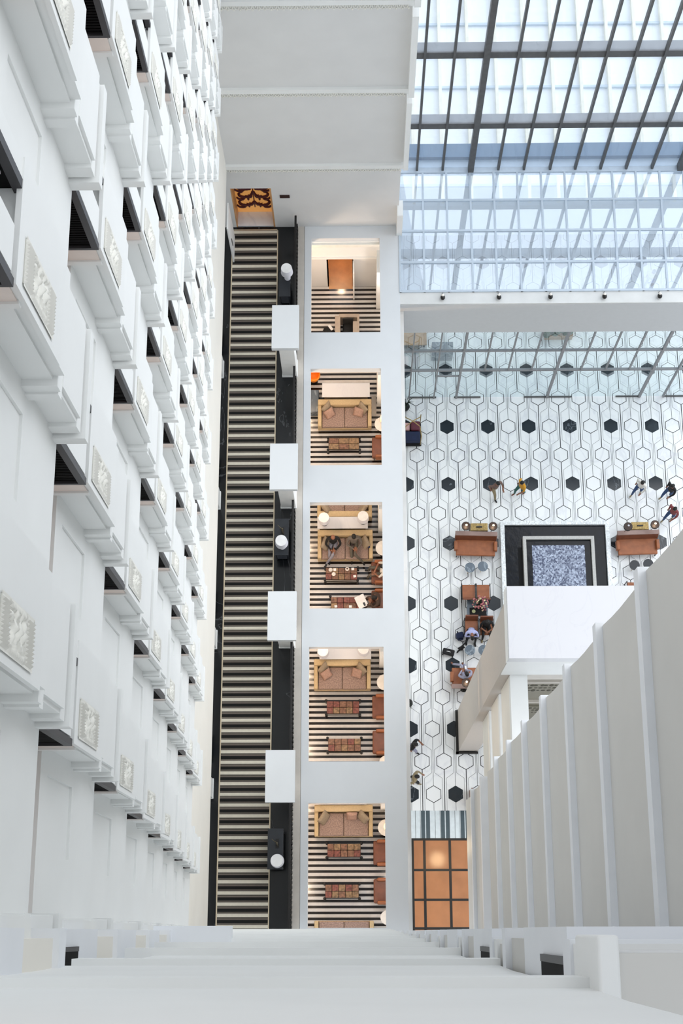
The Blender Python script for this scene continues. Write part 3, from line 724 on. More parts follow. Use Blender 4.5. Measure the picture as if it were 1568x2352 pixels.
floor_lamp((10.83, 15.66, 0), 'unlit black globe lamp behind the right sofa', False); floor_lamp((11.92, 15.74, 0), 'lit black globe lamp behind the right sofa')
floor_lamp((4.13, 9.32, 0), 'lit black globe lamp over the reclining person')
def chest(loc, label):
    t = thing('gold_chest', label, 'chest', loc, 0, 'hammered gold chests')
    MB().box(-.35, .35, -.16, .16, .08, .58, 'gold', .01).build('body', t); MB().box(-.37, .37, -.18, .18, .0, .08, 'wood_b').build('plinth', t); MB().box(-.12, .12, -.03, .03, .58, .61, 'wood_b', .008).build('handle', t)
chest((4.90, 15.93, 0), 'hammered gold chest behind the left pool sofa'); chest((11.50, 15.95, 0), 'hammered gold chest behind the right pool sofa')
def stool(loc, label, m_='stool'):
    t = thing('drum_table', label, 'side table', loc, 0, 'round stone-topped side tables')
    MB().lathe([(.205, .46), (.21, .47), (.21, .5)], m_, n=28, smooth=False).build('tabletop', t)
    for k_ in range(3): MB().tube([(.05*math.cos(k_*2.1), .05*math.sin(k_*2.1), .46), (.14*math.cos(k_*2.1), .14*math.sin(k_*2.1), 0)], .010, 'gold').build('leg', t)
stool((4.48, 14.23, 0), 'round grey stone table, left one below the left sofa'); stool((5.01, 14.28, 0), 'round grey stone table, right one below the left sofa')
stool((11.19, 14.30, 0), 'round black table, left one below the right sofa', 'dark_desk'); stool((11.75, 14.35, 0), 'round black table cut by the stone parapet', 'dark_desk')
stool((4.39, 10.81, 0), 'round grey table before the seated person in blue'); stool((4.93, 10.81, 0), 'round grey table half hidden by the tall block')
def lobby_chair(loc, label, rz):
    t = thing('lounge_chair', label, 'chair', loc, rz, 'tan leather lobby chairs')
    MB().box(-.26, .26, -.30, .26, .34, .44, 'leather', .025).build('seat', t); q = MB().box(-.26, .26, -.035, .035, 0, .42, 'leather_d', .02).build('backrest', t); q.location = (0, .28, .42); q.rotation_euler = (-.25, 0, 0)
    for s_ in (-1, 1):
        b = MB(); b.box(s_*.275-.014, s_*.275+.014, -.32, .34, .56, .59, 'wood_b'); b.box(s_*.275-.014, s_*.275+.014, -.32, -.29, 0, .57, 'wood_b'); b.box(s_*.275-.014, s_*.275+.014, .31, .34, 0, .57, 'wood_b'); b.box(s_*.275-.014, s_*.275+.014, -.32, .34, .02, .04, 'wood_b'); b.build('side_frame', t)
    return t
lc = lobby_chair((4.40, 13.22, 0), 'empty tan chair, left of the pair above the flowers', math.pi)
dup(lc, (4.99, 13.22, 0), math.pi, 'empty tan chair, right of the pair above the flowers'); dup(lc, (4.48, 11.78, 0), 0, 'tan chair of the person in the light blue shirt'); dup(lc, (5.08, 11.74, 0), 0, 'tan chair of the person in black'); dup(lc, (11.10, 13.30, 0), math.pi, 'tan chair at the edge of the stone parapet, right of the pool')
t = thing('coffee_table', 'dark glass coffee table carrying the flower arrangement', 'coffee table', (4.74, 12.58, 0), 0)
MB().box(-.42, .42, -.38, .38, .40, .45, 'stool', .008).build('tabletop', t); MB().box(-.32, .36, -.36, -.02, .45, .46, 'blackc', .003).build('tray', t)
for sx in (-1, 1):
    for sy in (-1, 1): MB().box(sx*.38-.02, sx*.38+.02, sy*.34-.02, sy*.34+.02, 0, .4, 'wood_b').build('leg', t)
t = thing('flower_arrangement', 'large pink and cream flower arrangement on the dark table', 'flowers', (4.84, 12.66, .46))
MB().lathe([(.10, 0), (.14, .1), (.12, .25), (.15, .3), (.12, .3)], 'blackc', n=18).build('vase', t)
for nm, cl in (('pink', (.76, .47, .48)), ('cream', (.88, .80, .66)), ('plum', (.50, .25, .32)), ('leaf', (.33, .40, .26))): M['fl_'+nm] = mat('petal_'+nm, cl, .7, noise=.15, scale=20)
st = MB(); bl = MB(); lf = MB()
for k_ in range(90):
    a = random.uniform(0, 6.28); r_ = .33*math.sqrt(random.random()); h_ = .30+.38*(1-(r_/.36)**2)*random.uniform(.6, 1)
    p = Vector((r_*math.cos(a), r_*math.sin(a), h_))
    st.tube([(p.x*.2, p.y*.2, .25), p], .004, 'fl_leaf', 3)
    m_ = random.choice(['fl_pink', 'fl_pink', 'fl_cream', 'fl_plum', 'fl_leaf'])
    if m_ == 'fl_leaf': lf.ball(p, .04, m_, (1, .4, .25), 4)
    else:
        for q in range(5): bl.ball(p+Vector((.018*math.cos(q*1.256), .018*math.sin(q*1.256), 0)), .017, m_, (1, 1, .6), 4)
st.build('stems', t); o = bl.build('blooms', t); o['kind'] = 'stuff'; o = lf.build('leaves', t); o['kind'] = 'stuff'
t = thing('candle_bowl', 'round pale green bowl on the black tray', 'bowl', (4.58, 12.40, .46)); M['fl_bowl'] = mat('pale_green_wax', (.72, .73, .55), .5); MB().lathe([(.05, 0), (.075, .05), (.065, .055), (.03, .05)], 'fl_bowl', n=18).build('bowl', t)
t = thing('backpack', 'navy backpack on the floor left of the person in blue', 'bag', (4.02, 11.46, 0), .2)
MB().box(-.15, .15, -.12, .12, 0, .38, 'navy', .05).build('body', t); MB().box(-.11, .11, -.17, -.11, .04, .24, 'navy', .03).build('pocket', t); MB().tube([(-.06, .12, .36), (-.08, .2, .25), (-.06, .14, .08)], .015, 'blackc').build('strap', t)
t = thing('carry_case', 'black wheeled case standing alone on the white floor', 'suitcase', (3.54, 10.78, 0), -.25)
MB().box(-.24, .24, -.12, .12, .16, .36, 'blackc', .04).build('body', t); MB().box(-.2, .2, -.10, .10, .04, .12, 'steel').build('frame', t)
for sx in (-1, 1):
    for sy in (-1, 1): MB().ball((sx*.2, sy*.1, .03), .03, 'lampblk').build('wheel', t)
MB().tube([(-.08, 0, .36), (0, 0, .41), (.08, 0, .36)], .012, 'paper').build('handle', t)
t = thing('stroller', 'folded black stroller beside the round grey table', 'stroller', (4.06, 10.95, 0), .5)
MB().tube([(-.2, -.05, .1), (0, 0, .3), (.28, .1, .55)], .03, 'blackc').build('frame', t); MB().cushion((0, 0, .25), .3, .16, .12, 'blackc', (0, -.5, 0)).build('seat', t)
for q in (-.2, .02): MB().ball((q, -.06, .05), .05, 'lampblk', (1, .4, 1)).build('wheel', t)
# luggage trolley at the left edge
t = thing('luggage_trolley', 'brass luggage trolley loaded with bags at the left lobby edge', 'trolley', (2.2, 20.15, 0), 0)
MB().box(-.40, .40, -.55, .50, .16, .22, 'blackc', .02).build('deck', t)
for s_ in (-1, 1): MB().tube([(s_*.36, -.5, .2), (s_*.36, -.5, 1.3), (s_*.30, -.2, 1.65), (0, 0, 1.75), (-s_*.30, .2, 1.65), (-s_*.36, .45, 1.3), (-s_*.36, .45, .2)], .020, 'brass' if False else 'gold').build('brass_hoop', t)
for sx in (-1, 1):
    for sy in (-1, 1): MB().ball((sx*.33, sy*.45, .07), .07, 'lampblk', (.5, 1, 1)).build('wheel', t)
for nm, m_, bx_, lab in (('suitcase', 'navy', (-.35, .34, -.45, -.02, .22, .62), 'black and navy suitcase lying at the front of the trolley'), ('holdall', 'maroon', (-.05, .34, .0, .40, .22, .70), 'maroon holdall on the trolley'), ('soft_bag', 'pink', (-.36, -.08, .02, .36, .22, .62), 'pale pink bag on the trolley')):
    o = MB().box(*bx_, m_, .06).build(nm); o.location = (2.2, 20.15, 0); tag(o, lab, 'bag')
def palm(loc, label, n=26, r_=.35, h_=1.0):
    t = thing('potted_palm', label, 'plant', loc); MB().lathe([(.12, 0), (.17, .3), (.14, .3)], 'lampblk', n=16).build('pot', t)
    b = MB()
    for k_ in range(n):
        a = random.uniform(0, 6.28); L_ = r_*random.uniform(.7, 1.1); p = [(0, 0, .3), (.35*L_*math.cos(a), .35*L_*math.sin(a), h_*.8), (L_*math.cos(a), L_*math.sin(a), h_*random.uniform(.6, .95))]
        b.tube(p, [.008, .012, .002], 'plant', 4)
    b.build('fronds', t)
palm((1.97, 21.35, 0), 'spiky green palm at the left edge below the glass wall'); palm((1.90, 8.72, 0), 'small spiky palm at the left edge of the lower lobby', 12, .3, .8)

# ================================================================== GLASS WALLS, ROOF
YG = 21.86
def stick(b, x0, x1, y0, y1, z0, z1, m_='steel'): b.box(x0, x1, y0, y1, z0, z1, m_)
t = thing('lobby_glass_wall', 'grey framed lobby glass wall under the concrete beam', 'glass wall', (0, YG, 0))
for x, w_ in ((2.12, .05), (3.18, .05), (4.13, .09), (8.0, .10), (11.93, .10), (12.95, .06)): MB().box(x-w_/2, x+w_/2, -.06, .06, 0, 8.3, 'steel', .004).build('mullion', t)
for x in (5.1, 6.05, 7.0, 9.0, 10.0, 10.95, 13.9): MB().box(x-.03, x+.03, -.04, .04, 3.0, 8.3, 'steel').build('upper_mullion', t)
for z in (3.05, 5.05): MB().box(1.45, 14.5, -.05, .05, z-.05, z+.05, 'steel', .004).build('transom', t)
for x0, x1 in ((2.12, 3.28), (4.05, 5.17), (7.02, 9.04), (10.93, 12.0), (12.95, 14.5)): MB().box(x0, x1, -.03, .03, 0, .06, 'steel_d').build('door_sill', t)
MB().box(3.18, 4.13, -.03, .03, 2.4, 2.48, 'steel').build('door_head', t)
MB().box(1.45, 14.5, -.006, .006, .05, 8.3, 'glass_l').build('glass_pane', t)
b = MB(); b.box(1.42, 16, 21.32, 21.76, A-.3, A, 'ledge'); b.box(1.42, 16, 21.32, 21.62, 8.05, A-.3, 'fascia'); b.box(1.42, 16, 21.318, 21.34, A-.3, A-.02, 'ledge'); b.box(1.42, 16, 21.30, 21.321, 8.05, A-.06, 'fascia')
struct(b.build('trim_3'))
rails = [26.57, 25.41, 24.18, 22.93, 21.80]
t = thing('glass_roof', 'gridded glass roof between the concrete beam and curtain wall', 'glass roof', (0, 0, A))
for k_ in range(-1, 16):
    x = 2.34+.862*k_
    if x > 1.42: MB().box(x-.035, x+.035, 21.76, 26.6, -.03, .05, 'steel_b').build('rafter', t)
for y in rails: MB().box(1.45, 16, y-.04, y+.04, -.03, .055, 'steel_b').build('purlin', t)
MB().box(1.45, 16, 21.78, 26.6, -.006, .006, 'glass_roof').build('glass_pane', t)
b = MB(); b.box(1.44, 16, 26.6, 27.05, A-.3, A+.04, 'steel_b'); struct(b.build('trim_4'))
YC = 26.72
t = thing('curtain_wall', 'tall curtain wall of slanted-looking grey mullions at the top right', 'glass wall', (0, YC, A))
for x in (2.14, 3.08, 5.11, 6.04, 6.99, 7.91, 8.83, 9.76, 10.7, 12.65, 13.6): MB().box(x-.04, x+.04, -.12, .06, .04, 19, 'steel_d').build('mullion', t)
for x in (4.10, 11.71): MB().box(x-.10, x+.10, -.20, .06, .04, 19, 'steel_d').build('main_mullion', t)
for z in (3.0, 7.1, 11.2): MB().box(1.4, 15.5, -.02, .36, z-.12, z, 'steel').build('transom', t)
for z in (3.0, 7.1, 11.2): MB().box(1.4, 15.5, -.04, -.02, z-.30, z, 'steel_d').build('transom_web', t)
MB().box(1.4, 15.5, .02, .03, .04, 19, 'glass').build('glass_pane', t)
struct(MB().box(1.4, 16, 27.05, 27.6, A-.3, A+.25, 'gutter').build('gutter_trim'))  # blue-grey gutter behind the foot of the curtain wall
# neighbouring lower building and terrace outside
b = MB(); b.box(-4, 30, 28.5, 50, 2, 6.0, 'far_wall')
struct(b.build('wall_outside'))
b = MB()
for k_ in range(24): b.box(1.0+k_*1.15, 1.12+k_*1.15, 27.8, 50, 6.0, 6.25, 'far_rib')
for k_ in range(14): b.box(-4, 30, 28.5+k_*1.5, 28.6+k_*1.5, 6.0, 6.12, 'far_line')
tag(b.build('ribbed_roof'), 'pale ribbed roof of the annex seen through the curtain wall', 'roof')
# spot lamps on ledge
for n, x in enumerate((2.97, 4.96, 6.78, 8.69, 10.64)):
    t = thing('spotlight', 'small black and silver spotlight on the ledge, %s from the left' % ORD[n+1], 'spotlight', (x, 21.54, A), 0, 'spotlights on the concrete ledge')
    MB().ball((0, -.02, .11), .085, 'lampblk', (1, 1.2, 1)).build('body', t); MB().ball((0, .03, .17), .055, 'porcelain').build('lens', t)
    MB().tube([(0, .06, .12), (-.03, .13, .06), (.02, .2, .02)], .008, 'steel_d').build('cable', t); MB().lathe([(.04, 0), (.03, .04)], 'lampblk', n=10).build('foot', t)
# things behind the glass
t = thing('hedge_planter', 'green shrub planter behind the lobby glass wall', 'plant', (8.6, 25.0, 0))
MB().box(-.6, .6, -.5, .5, 0, .4, 'tan', .02).build('planter', t); b = MB()
for k_ in range(70): b.ball((random.uniform(-.6, .6), random.uniform(-.5, .6), random.uniform(.4, 1.0)), random.uniform(.08, .16), 'green', (1, 1, .8), 5)
o = b.build('foliage', t)
t = thing('bench', 'tan wooden bench behind the glass at the lobby left', 'bench', (2.35, 24.6, 0)); MB().box(-.55, .55, -.5, .5, .40, .48, 'tan', .02).build('seat', t)
for s_ in (-1, 1): MB().box(s_*.45-.04, s_*.45+.04, -.4, .4, 0, .40, 'lampblk').build('leg', t)
t = thing('reception_counter', 'grey counter behind the glass at the lobby left', 'counter', (3.55, 23.8, 0)); MB().box(-.45, .45, -.25, .25, 0, .9, 'stool', .02).build('body', t)

# ================================================================== TALL BLOCK
b = MB()
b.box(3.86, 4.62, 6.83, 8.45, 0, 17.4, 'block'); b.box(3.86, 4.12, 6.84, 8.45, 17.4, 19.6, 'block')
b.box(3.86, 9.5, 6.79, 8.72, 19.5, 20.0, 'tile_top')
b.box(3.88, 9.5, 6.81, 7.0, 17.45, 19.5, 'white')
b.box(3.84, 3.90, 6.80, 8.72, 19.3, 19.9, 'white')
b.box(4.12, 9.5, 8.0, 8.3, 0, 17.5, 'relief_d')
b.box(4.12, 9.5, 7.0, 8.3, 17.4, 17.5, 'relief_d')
b.box(4.62, 9.5, 7.86, 8.0, 10.6, 12.2, 'beige'); b.box(4.62, 9.5, 7.9, 8.0, 9.6, 9.8, 'beige'); b.box(4.62, 9.5, 7.9, 8.0, 5.4, 5.6, 'beige')
for z in (7.8, 2.8):
    b.box(4.62, 9.5, 7.93, 8.0, z-.1, z+1.6, 'relief_d')
    for k_ in range(75):
        x = 4.9+(k_ % 25)*.17+random.uniform(-.04, .04)
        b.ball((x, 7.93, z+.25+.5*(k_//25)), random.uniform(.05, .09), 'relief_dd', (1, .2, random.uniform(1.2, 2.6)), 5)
struct(b.build('wall_block'))
b = MB(); b.box(3.76, 3.86, 6.72, 8.45, 0, .22, 'bar'); b.box(3.76, 4.62, 6.72, 6.80, 0, .22, 'bar'); struct(b.build('baseboard_block'))
for n, z in enumerate((17.4, 14.1, 10.8)):
    o = MB().box(4.14, 4.62, 1.0, 6.82, z-.4, z, 'white').build('trim_beam_%d' % (n+1)); struct(o)
    MB().box(4.14, 4.20, 1.0, 6.82, z-2.6, z-.4, 'cream').build('web', o)

# ================================================================== RIGHT WALL (stacked parapets)
XR, YE = 3.46, 4.36
for k_ in range(-4, 9):
    zt = CZ-17.0-3.3*k_
    if k_ == 7: zt = CZ-41.7
    if k_ == 8: zt = CZ-45.4
    if zt > CZ+1: continue
    hgt = 3.3 if k_ < 7 else 3.6
    x0 = XR+(0 if k_ < 7 else .03)
    zb2 = zt-hgt
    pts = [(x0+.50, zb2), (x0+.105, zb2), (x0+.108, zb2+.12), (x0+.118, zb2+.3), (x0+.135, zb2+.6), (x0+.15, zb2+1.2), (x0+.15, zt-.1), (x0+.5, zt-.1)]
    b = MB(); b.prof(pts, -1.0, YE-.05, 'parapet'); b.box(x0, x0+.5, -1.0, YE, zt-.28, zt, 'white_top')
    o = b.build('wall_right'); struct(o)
    for f_ in o.data.polygons: f_.use_smooth = False
b = MB(); b.box(3.96, 4.3, -1, 4.36, 8, CZ-1, 'grey_wall'); struct(b.build('wall_right'))
t = thing('glass_screen', 'brown framed glass screen at the foot of the right wall', 'screen', (4.25, 4.9, 0)); MB().box(0, .06, -.4, .4, 0, 1.1, 'leather_d').build('frame', t)

# ================================================================== NEAR WALL (below the camera)
def nb(x0, x1, y0, y1, d0, d1, m_='white', nm='wall_near'):
    struct(MB().box(x0, x1, y0, y1, CZ-d1, CZ-d0, m_).build(nm))
for k_ in range(-1, 12):
    d = 5.0+3.3*k_; yk = -.15+.0065*max(0, d-8)
    xl, xr = -1.645-.235*(k_-1), .775+.004*k_
    if k_ < 1: xl = -3.4
    pts = [(yk-.6, CZ-d), (yk, CZ-d), (yk, CZ-d-.25), (yk-.045, CZ-d-.30), (yk-.045, CZ-d-2.6), (yk-.035, CZ-d-3.3), (yk-.6, CZ-d-3.3)]
    b = MB(); i_ = b.mi('white')
    a = [b.bm.verts.new((xl, y, z)) for y, z in pts]; c = [b.bm.verts.new((xr, y, z)) for y, z in pts]
    b.bm.faces.new(a); b.bm.faces.new(c[::-1])
    for q in range(len(pts)): b.bm.faces.new((a[q], c[q], c[(q+1) % len(pts)], a[(q+1) % len(pts)]))
    struct(b.build('wall_near'))
    if k_ < 0: continue
    for sgn, X in ((1, .775+.004*k_), (-1, -1.645-.235*k_)):
        D = 4.82+3.3*k_; b = MB()
        for e0, e1, rx, yf, m_ in ((0, .48, .03, -.07, 'parapet'), (.48, .66, .012, -.045, 'white'), (.66, .86, 0, -.03, 'white_top'), (.86, 2.36, .018, .017, 'white_top'), (2.36, 3.12, .035, -.035, 'parapet' if sgn > 0 else 'cream'), (3.12, 3.30, 0, .017, 'white_top')):  # darker bands put the shading lines of the flank into colour
            b.box(X+sgn*rx, X+sgn*2.2, -.9, yf-.001*k_, CZ-D-e1, CZ-D-e0, m_)
        struct(b.build('wall_near'))
        if k_ < 2:
            t = thing('shutter_window', 'dark louvred shutter on the near wall, ' + {(1, 0): 'nearest the bottom right corner', (1, 1): 'second in from the bottom right', (-1, 0): 'outermost at the bottom left', (-1, 1): 'second in from the bottom left'}[sgn, k_], 'window', (X+sgn*.015, -.17, CZ-D-1.62), 0, 'near wall shutters')
            MB().box(-.012*sgn, .02*sgn, .045, .075, 0, .74, 'frame').build('frame', t); MB().box(-.008*sgn, .02*sgn, -.06, .045, 0, .72, 'louvre').build('louvres', t)
b = MB(); b.box(.768, .84, -1.2, -.012, CZ-5.3, CZ-4.8, 'white', .012); b.box(.84, 2.4, -1.2, -.065, CZ-5.4, CZ-4.9, 'grey_wall', .01); struct(b.build('wall_near'))  # grey of the wide box stands in for a shaded upright face
b = MB(); b.box(-2.58, -1.62, -.22, .065, CZ-18.3, CZ-18.0, 'white_top'); struct(b.build('trim_near'))
for x0, x1, nm in ((-1.96, -1.73, 'right'), (-2.68, -2.46, 'left')):
    t = thing('shutter_window', 'dark louvred shutter at the %s end of the speckled white ledge' % nm, 'window', (x0, -.245, CZ-18.0), 0, 'near wall shutters')
    MB().box(0, x1-x0, .02, .045, -.3, .02, 'frame').build('frame', t); MB().box(0.004, x1-x0, 0, .02, -.3, .01, 'louvre').build('louvres', t)
# ================================================================== PEOPLE
def person(label, loc, rz, J, shirt, trousers, shoes='leather_d', sleeve=True, skin='skin', hairy=True, cat='person', scarf=None, lookdown=.3):
    """J: joint dict in local space, facing -Y."""
    V, E_, R_ = [], [], []; idx = {}
    def add(n, p, r): idx[n] = len(V); V.append(Vector(p)); R_.append(r)
    def link(a, b_): E_.append((idx[a], idx[b_]))
    g = {k_: Vector(v) for k_, v in J.items()}
    add('pelvis', g['pelvis'], (.135, .105)); add('waist', g['pelvis'].lerp(g['chest'], .5), (.125, .10)); add('chest', g['chest'], (.150, .11)); add('neck', g['neck'], (.055, .055)); add('skull', g['head']-(g['head']-g['neck'])*.35, (.06, .06))
    link('pelvis', 'waist'); link('waist', 'chest'); link('chest', 'neck'); link('neck', 'skull')
    tags = {('pelvis', 'waist'): shirt, ('waist', 'chest'): shirt, ('chest', 'neck'): shirt, ('neck', 'skull'): skin}
    for s_ in 'LR':
        sh = g['sh'+s_]; add('sh'+s_, sh, (.062, .062)); add('el'+s_, g['el'+s_], (.044, .044)); add('wr'+s_, g['wr'+s_], (.028, .028))
        link('chest', 'sh'+s_); link('sh'+s_, 'el'+s_); link('el'+s_, 'wr'+s_)
        tags['chest', 'sh'+s_] = shirt; tags['sh'+s_, 'el'+s_] = shirt; tags['el'+s_, 'wr'+s_] = shirt if sleeve else skin
        d = (g['wr'+s_]-g['el'+s_]).normalized(); pm = g['wr'+s_]+d*.07; add('pm'+s_, pm, (.034, .018)); link('wr'+s_, 'pm'+s_); tags['wr'+s_, 'pm'+s_] = skin
        side = d.cross(Vector((0, 0, 1))); side = side.normalized() if side.length > .1 else Vector((1, 0, 0)); dn = Vector((0, 0, -1))
        for q, (o_, ln) in enumerate(((-.026, .065), (-.009, .078), (.009, .072), (.026, .056))):
            n1 = 'f%d%s' % (q, s_); add(n1, pm+side*o_+d*.035, (.010, .010)); add(n1+'b', pm+side*o_*1.1+d*(.02+ln*.8)+dn*.018, (.008, .008)); link('pm'+s_, n1); link(n1, n1+'b'); tags['pm'+s_, n1] = skin; tags[n1, n1+'b'] = skin
        tw = -1 if s_ == 'L' else 1
        add('th'+s_, g['wr'+s_]+d*.035+side*.04*tw, (.011, .011)); add('th'+s_+'b', g['wr'+s_]+d*.075+side*.055*tw, (.009, .009)); link('wr'+s_, 'th'+s_); link('th'+s_, 'th'+s_+'b'); tags['wr'+s_, 'th'+s_] = skin; tags['th'+s_, 'th'+s_+'b'] = skin
        add('hp'+s_, g['hp'+s_], (.092, .092)); add('kn'+s_, g['kn'+s_], (.062, .062)); add('an'+s_, g['an'+s_], (.042, .042)); add('hl'+s_, g['an'+s_]+Vector((0, 0, -.05)), (.040, .036)); add('to'+s_, g['to'+s_], (.040, .026))
        link('pelvis', 'hp'+s_); link('hp'+s_, 'kn'+s_); link('kn'+s_, 'an'+s_); link('an'+s_, 'hl'+s_); link('hl'+s_, 'to'+s_)
        tags['pelvis', 'hp'+s_] = trousers; tags['hp'+s_, 'kn'+s_] = trousers; tags['kn'+s_, 'an'+s_] = trousers; tags['an'+s_, 'hl'+s_] = shoes; tags['hl'+s_, 'to'+s_] = shoes
    me = bpy.data.meshes.new('tmp'); me.from_pydata(V, E_, []); o = bpy.data.objects.new('tmp', me); C.objects.link(o)
    md = o.modifiers.new('s', 'SKIN'); md.use_smooth_shade = True
    for k_, sv in enumerate(me.skin_vertices[0].data): sv.radius = R_[k_]; sv.use_root = (k_ == 0); sv.use_loose = False
    o.modifiers.new('u', 'SUBSURF').levels = 1
    dg = bpy.context.evaluated_depsgraph_get(); ev = o.evaluated_get(dg); m2 = bpy.data.meshes.new_from_object(ev)
    bpy.data.objects.remove(o); bpy.data.meshes.remove(me)
    mats = []
    for k_ in (shirt, trousers, shoes, skin):
        if k_ not in mats: mats.append(k_)
    segs_ = [(V[idx[a]], V[idx[b_]], m_) for (a, b_), m_ in tags.items()]
    bm = bmesh.new(); bm.from_mesh(m2); bpy.data.meshes.remove(m2)
    for f_ in bm.faces:
        c = f_.calc_center_median(); best = 9
        for a, b_, m_ in segs_:
            ab = b_-a; t_ = max(0, min(1, (c-a).dot(ab)/max(ab.length_squared, 1e-9))); dd = (c-(a+ab*t_)).length
            if dd < best: best = dd; bm_ = m_
        f_.material_index = mats.index(bm_); f_.smooth = True
    # head: skull with nose, chin, ears
    up = (g['head']-g['neck']).normalized(); q = Vector((0, 0, 1)).rotation_difference(up)
    Mh = Matrix.Translation(g['head']) @ q.to_matrix().to_4x4() @ Matrix.Rotation(lookdown, 4, 'X') @ Matrix.Rotation(J.get('_turn', 0) if False else 0, 4, 'Z')
    r = bmesh.ops.create_uvsphere(bm, u_segments=16, v_segments=12, radius=1)
    for v_ in r['verts']:
        x, y, z = v_.co; w_ = .075*(1-.12*max(0, -z)); yy = y*.093; zz = z*.115
        if y < -.8 and abs(x) < .25 and -.35 < z < .15: yy -= .022*(1-abs(x)/.25)*(1 if z < 0 else .6)
        if y < -.3 and z < -.7: yy -= .012
        if y < -.75 and .05 < z < .3 and .15 < abs(x) < .5: yy += .008
        if abs(x) > .95 and abs(z) < .35: w_ *= 1.14
        v_.co = Mh @ Vector((x*w_, yy, zz))
        for f_ in v_.link_faces: f_.material_index = mats.index(skin); f_.smooth = True
    bm2 = bpy.data.meshes.new('person'); bm.to_mesh(bm2); bm.free()
    for k_ in mats: bm2.materials.append(M[k_])
    body = bpy.data.objects.new('person', bm2); C.objects.link(body); body.location = loc; body.rotation_euler = (0, 0, rz); tag(body, label, cat)
    if hairy:
        bm = bmesh.new(); r = bmesh.ops.create_uvsphere(bm, u_segments=16, v_segments=12, radius=1)
        kill = [v_ for v_ in bm.verts if v_.co.z < .05 and v_.co.y < -.1 or v_.co.z < -.5 or (v_.co.y < -.75 and v_.co.z < .35)]
        bmesh.ops.delete(bm, geom=kill, context='VERTS')
        for v_ in bm.verts: x, y, z = v_.co; v_.co = Mh @ Vector((x*.083, y*.100+.004, z*.122+.004))
        for f_ in bm.faces: f_.smooth = True
        hm = bpy.data.meshes.new('hair'); bm.to_mesh(hm); bm.free(); hm.materials.append(M['hair'])
        ho = bpy.data.objects.new('hair', hm); C.objects.link(ho); ho.parent = body
    return body
def walk_pose(st=.28, arm=.2, bend=.04):
    return dict(pelvis=(0, 0, .93), chest=(0, -bend, 1.30), neck=(0, -bend-.02, 1.47), head=(0, -bend-.05, 1.62),
      shL=(-.19, -bend, 1.38), shR=(.19, -bend, 1.38), elL=(-.25, .12*arm/.2, 1.12), elR=(.25, -.12*arm/.2, 1.12), wrL=(-.22, .02, .90), wrR=(.20, -.28, .98),
      hpL=(-.10, 0, .88), hpR=(.10, 0, .88), knL=(-.10, -.20, .50), knR=(.10, .02, .48), anL=(-.10, -st, .09), anR=(.10, st*.9, .14), toL=(-.10, -st-.15, .03), toR=(.10, st*.9-.13, .03))
def sit_pose(seat=.46, hands=(0, -.42), lean=0, kn=-.50, spread=.14, cross=False, recline=0):
    s = seat+.09
    d = dict(pelvis=(0, 0, s), chest=(0, .06-lean, s+.36-abs(lean)*.3), neck=(0, .05-lean*1.3, s+.53-abs(lean)*.5), head=(0, .02-lean*1.75, s+.69-abs(lean)*.7),
      shL=(-.19, .06-lean, s+.44-abs(lean)*.4), shR=(.19, .06-lean, s+.44-abs(lean)*.4), elL=(-.27, -.10-lean, s+.20), elR=(.27, -.10-lean, s+.20),
      wrL=(-.07+hands[0], hands[1]+.06, s+.12), wrR=(.07+hands[0], hands[1]+.04, s+.13),
      hpL=(-.10, -.02, s), hpR=(.10, -.02, s), knL=(-spread, kn, s+.03), knR=(spread, kn, s+.03), anL=(-spread, kn-.05, .09), anR=(spread, kn-.10, .09), toL=(-spread-.02, kn-.20, .03), toR=(spread+.02, kn-.25, .03))
    if cross:
        d['knR'] = (-.02, kn, s+.13); d['anR'] = (-.25*cross, kn-.22, s-.20); d['toR'] = (-.30*cross, kn-.34, s-.26)
    return d
for nm, cl in (('wshirt', (.87, .86, .84)), ('blue', (.70, .72, .88)), ('mustard', (.80, .58, .16)), ('teal', (.20, .38, .36)), ('jean', (.20, .30, .46)), ('suit', (.42, .39, .36)), ('olive', (.37, .35, .31)), ('brownc', (.27, .21, .18)), ('plaid', (.50, .24, .25)), ('khaki', (.58, .53, .42)), ('greyt', (.62, .62, .70)), ('grey', (.55, .55, .60)), ('stripe', (.45, .36, .33))):
    M[nm] = mat('cloth_'+nm, cl, .85, noise=.08, scale=14)
person('person in a brown striped shirt and khaki trousers walking in the lobby', (5.58, 17.55, 0), .55, walk_pose(), 'stripe', 'khaki', 'charcoal', False)
person('person in a mustard shirt and teal trousers walking in the lobby', (6.68, 17.55, 0), 2.6-3.6, walk_pose(.2), 'mustard', 'teal', 'leather_d', False)
person('person in a white shirt and jeans at the right, holding a phone', (11.56, 17.55, 0), -.7, walk_pose(.22), 'wshirt', 'jean', 'khaki')
person('person in a black top and jeans, rightmost of those walking', (12.78, 17.38, 0), -.9, walk_pose(.2), 'blackc', 'jean', 'khaki')
person('person in a maroon checked shirt and jeans near the right sofa', (12.80, 16.42, 0), -.8, walk_pose(.22), 'plaid', 'jean', 'khaki')
person('person in a white shirt and blue trousers behind the glass roof', (12.62, 27.0, 0), -.5, walk_pose(.25), 'wshirt', 'blue', 'charcoal')
person('person in black with white trousers at the left lobby edge', (2.02, 6.95, 0), 1.2, walk_pose(.2), 'blackc', 'greyt', 'charcoal', False)
person('person in a beige top at the left edge, below the person in black', (2.05, 5.7, 0), 1.4, walk_pose(.2), 'khaki', 'blackc', 'khaki')
person('man in a black sweater and grey trousers sitting on the sofa, hands clasped', (-.97, 13.50, L), 0, sit_pose(.44, (0, -.36), cross=1), 'blackc', 'grey', 'charcoal', True, hairy=False)
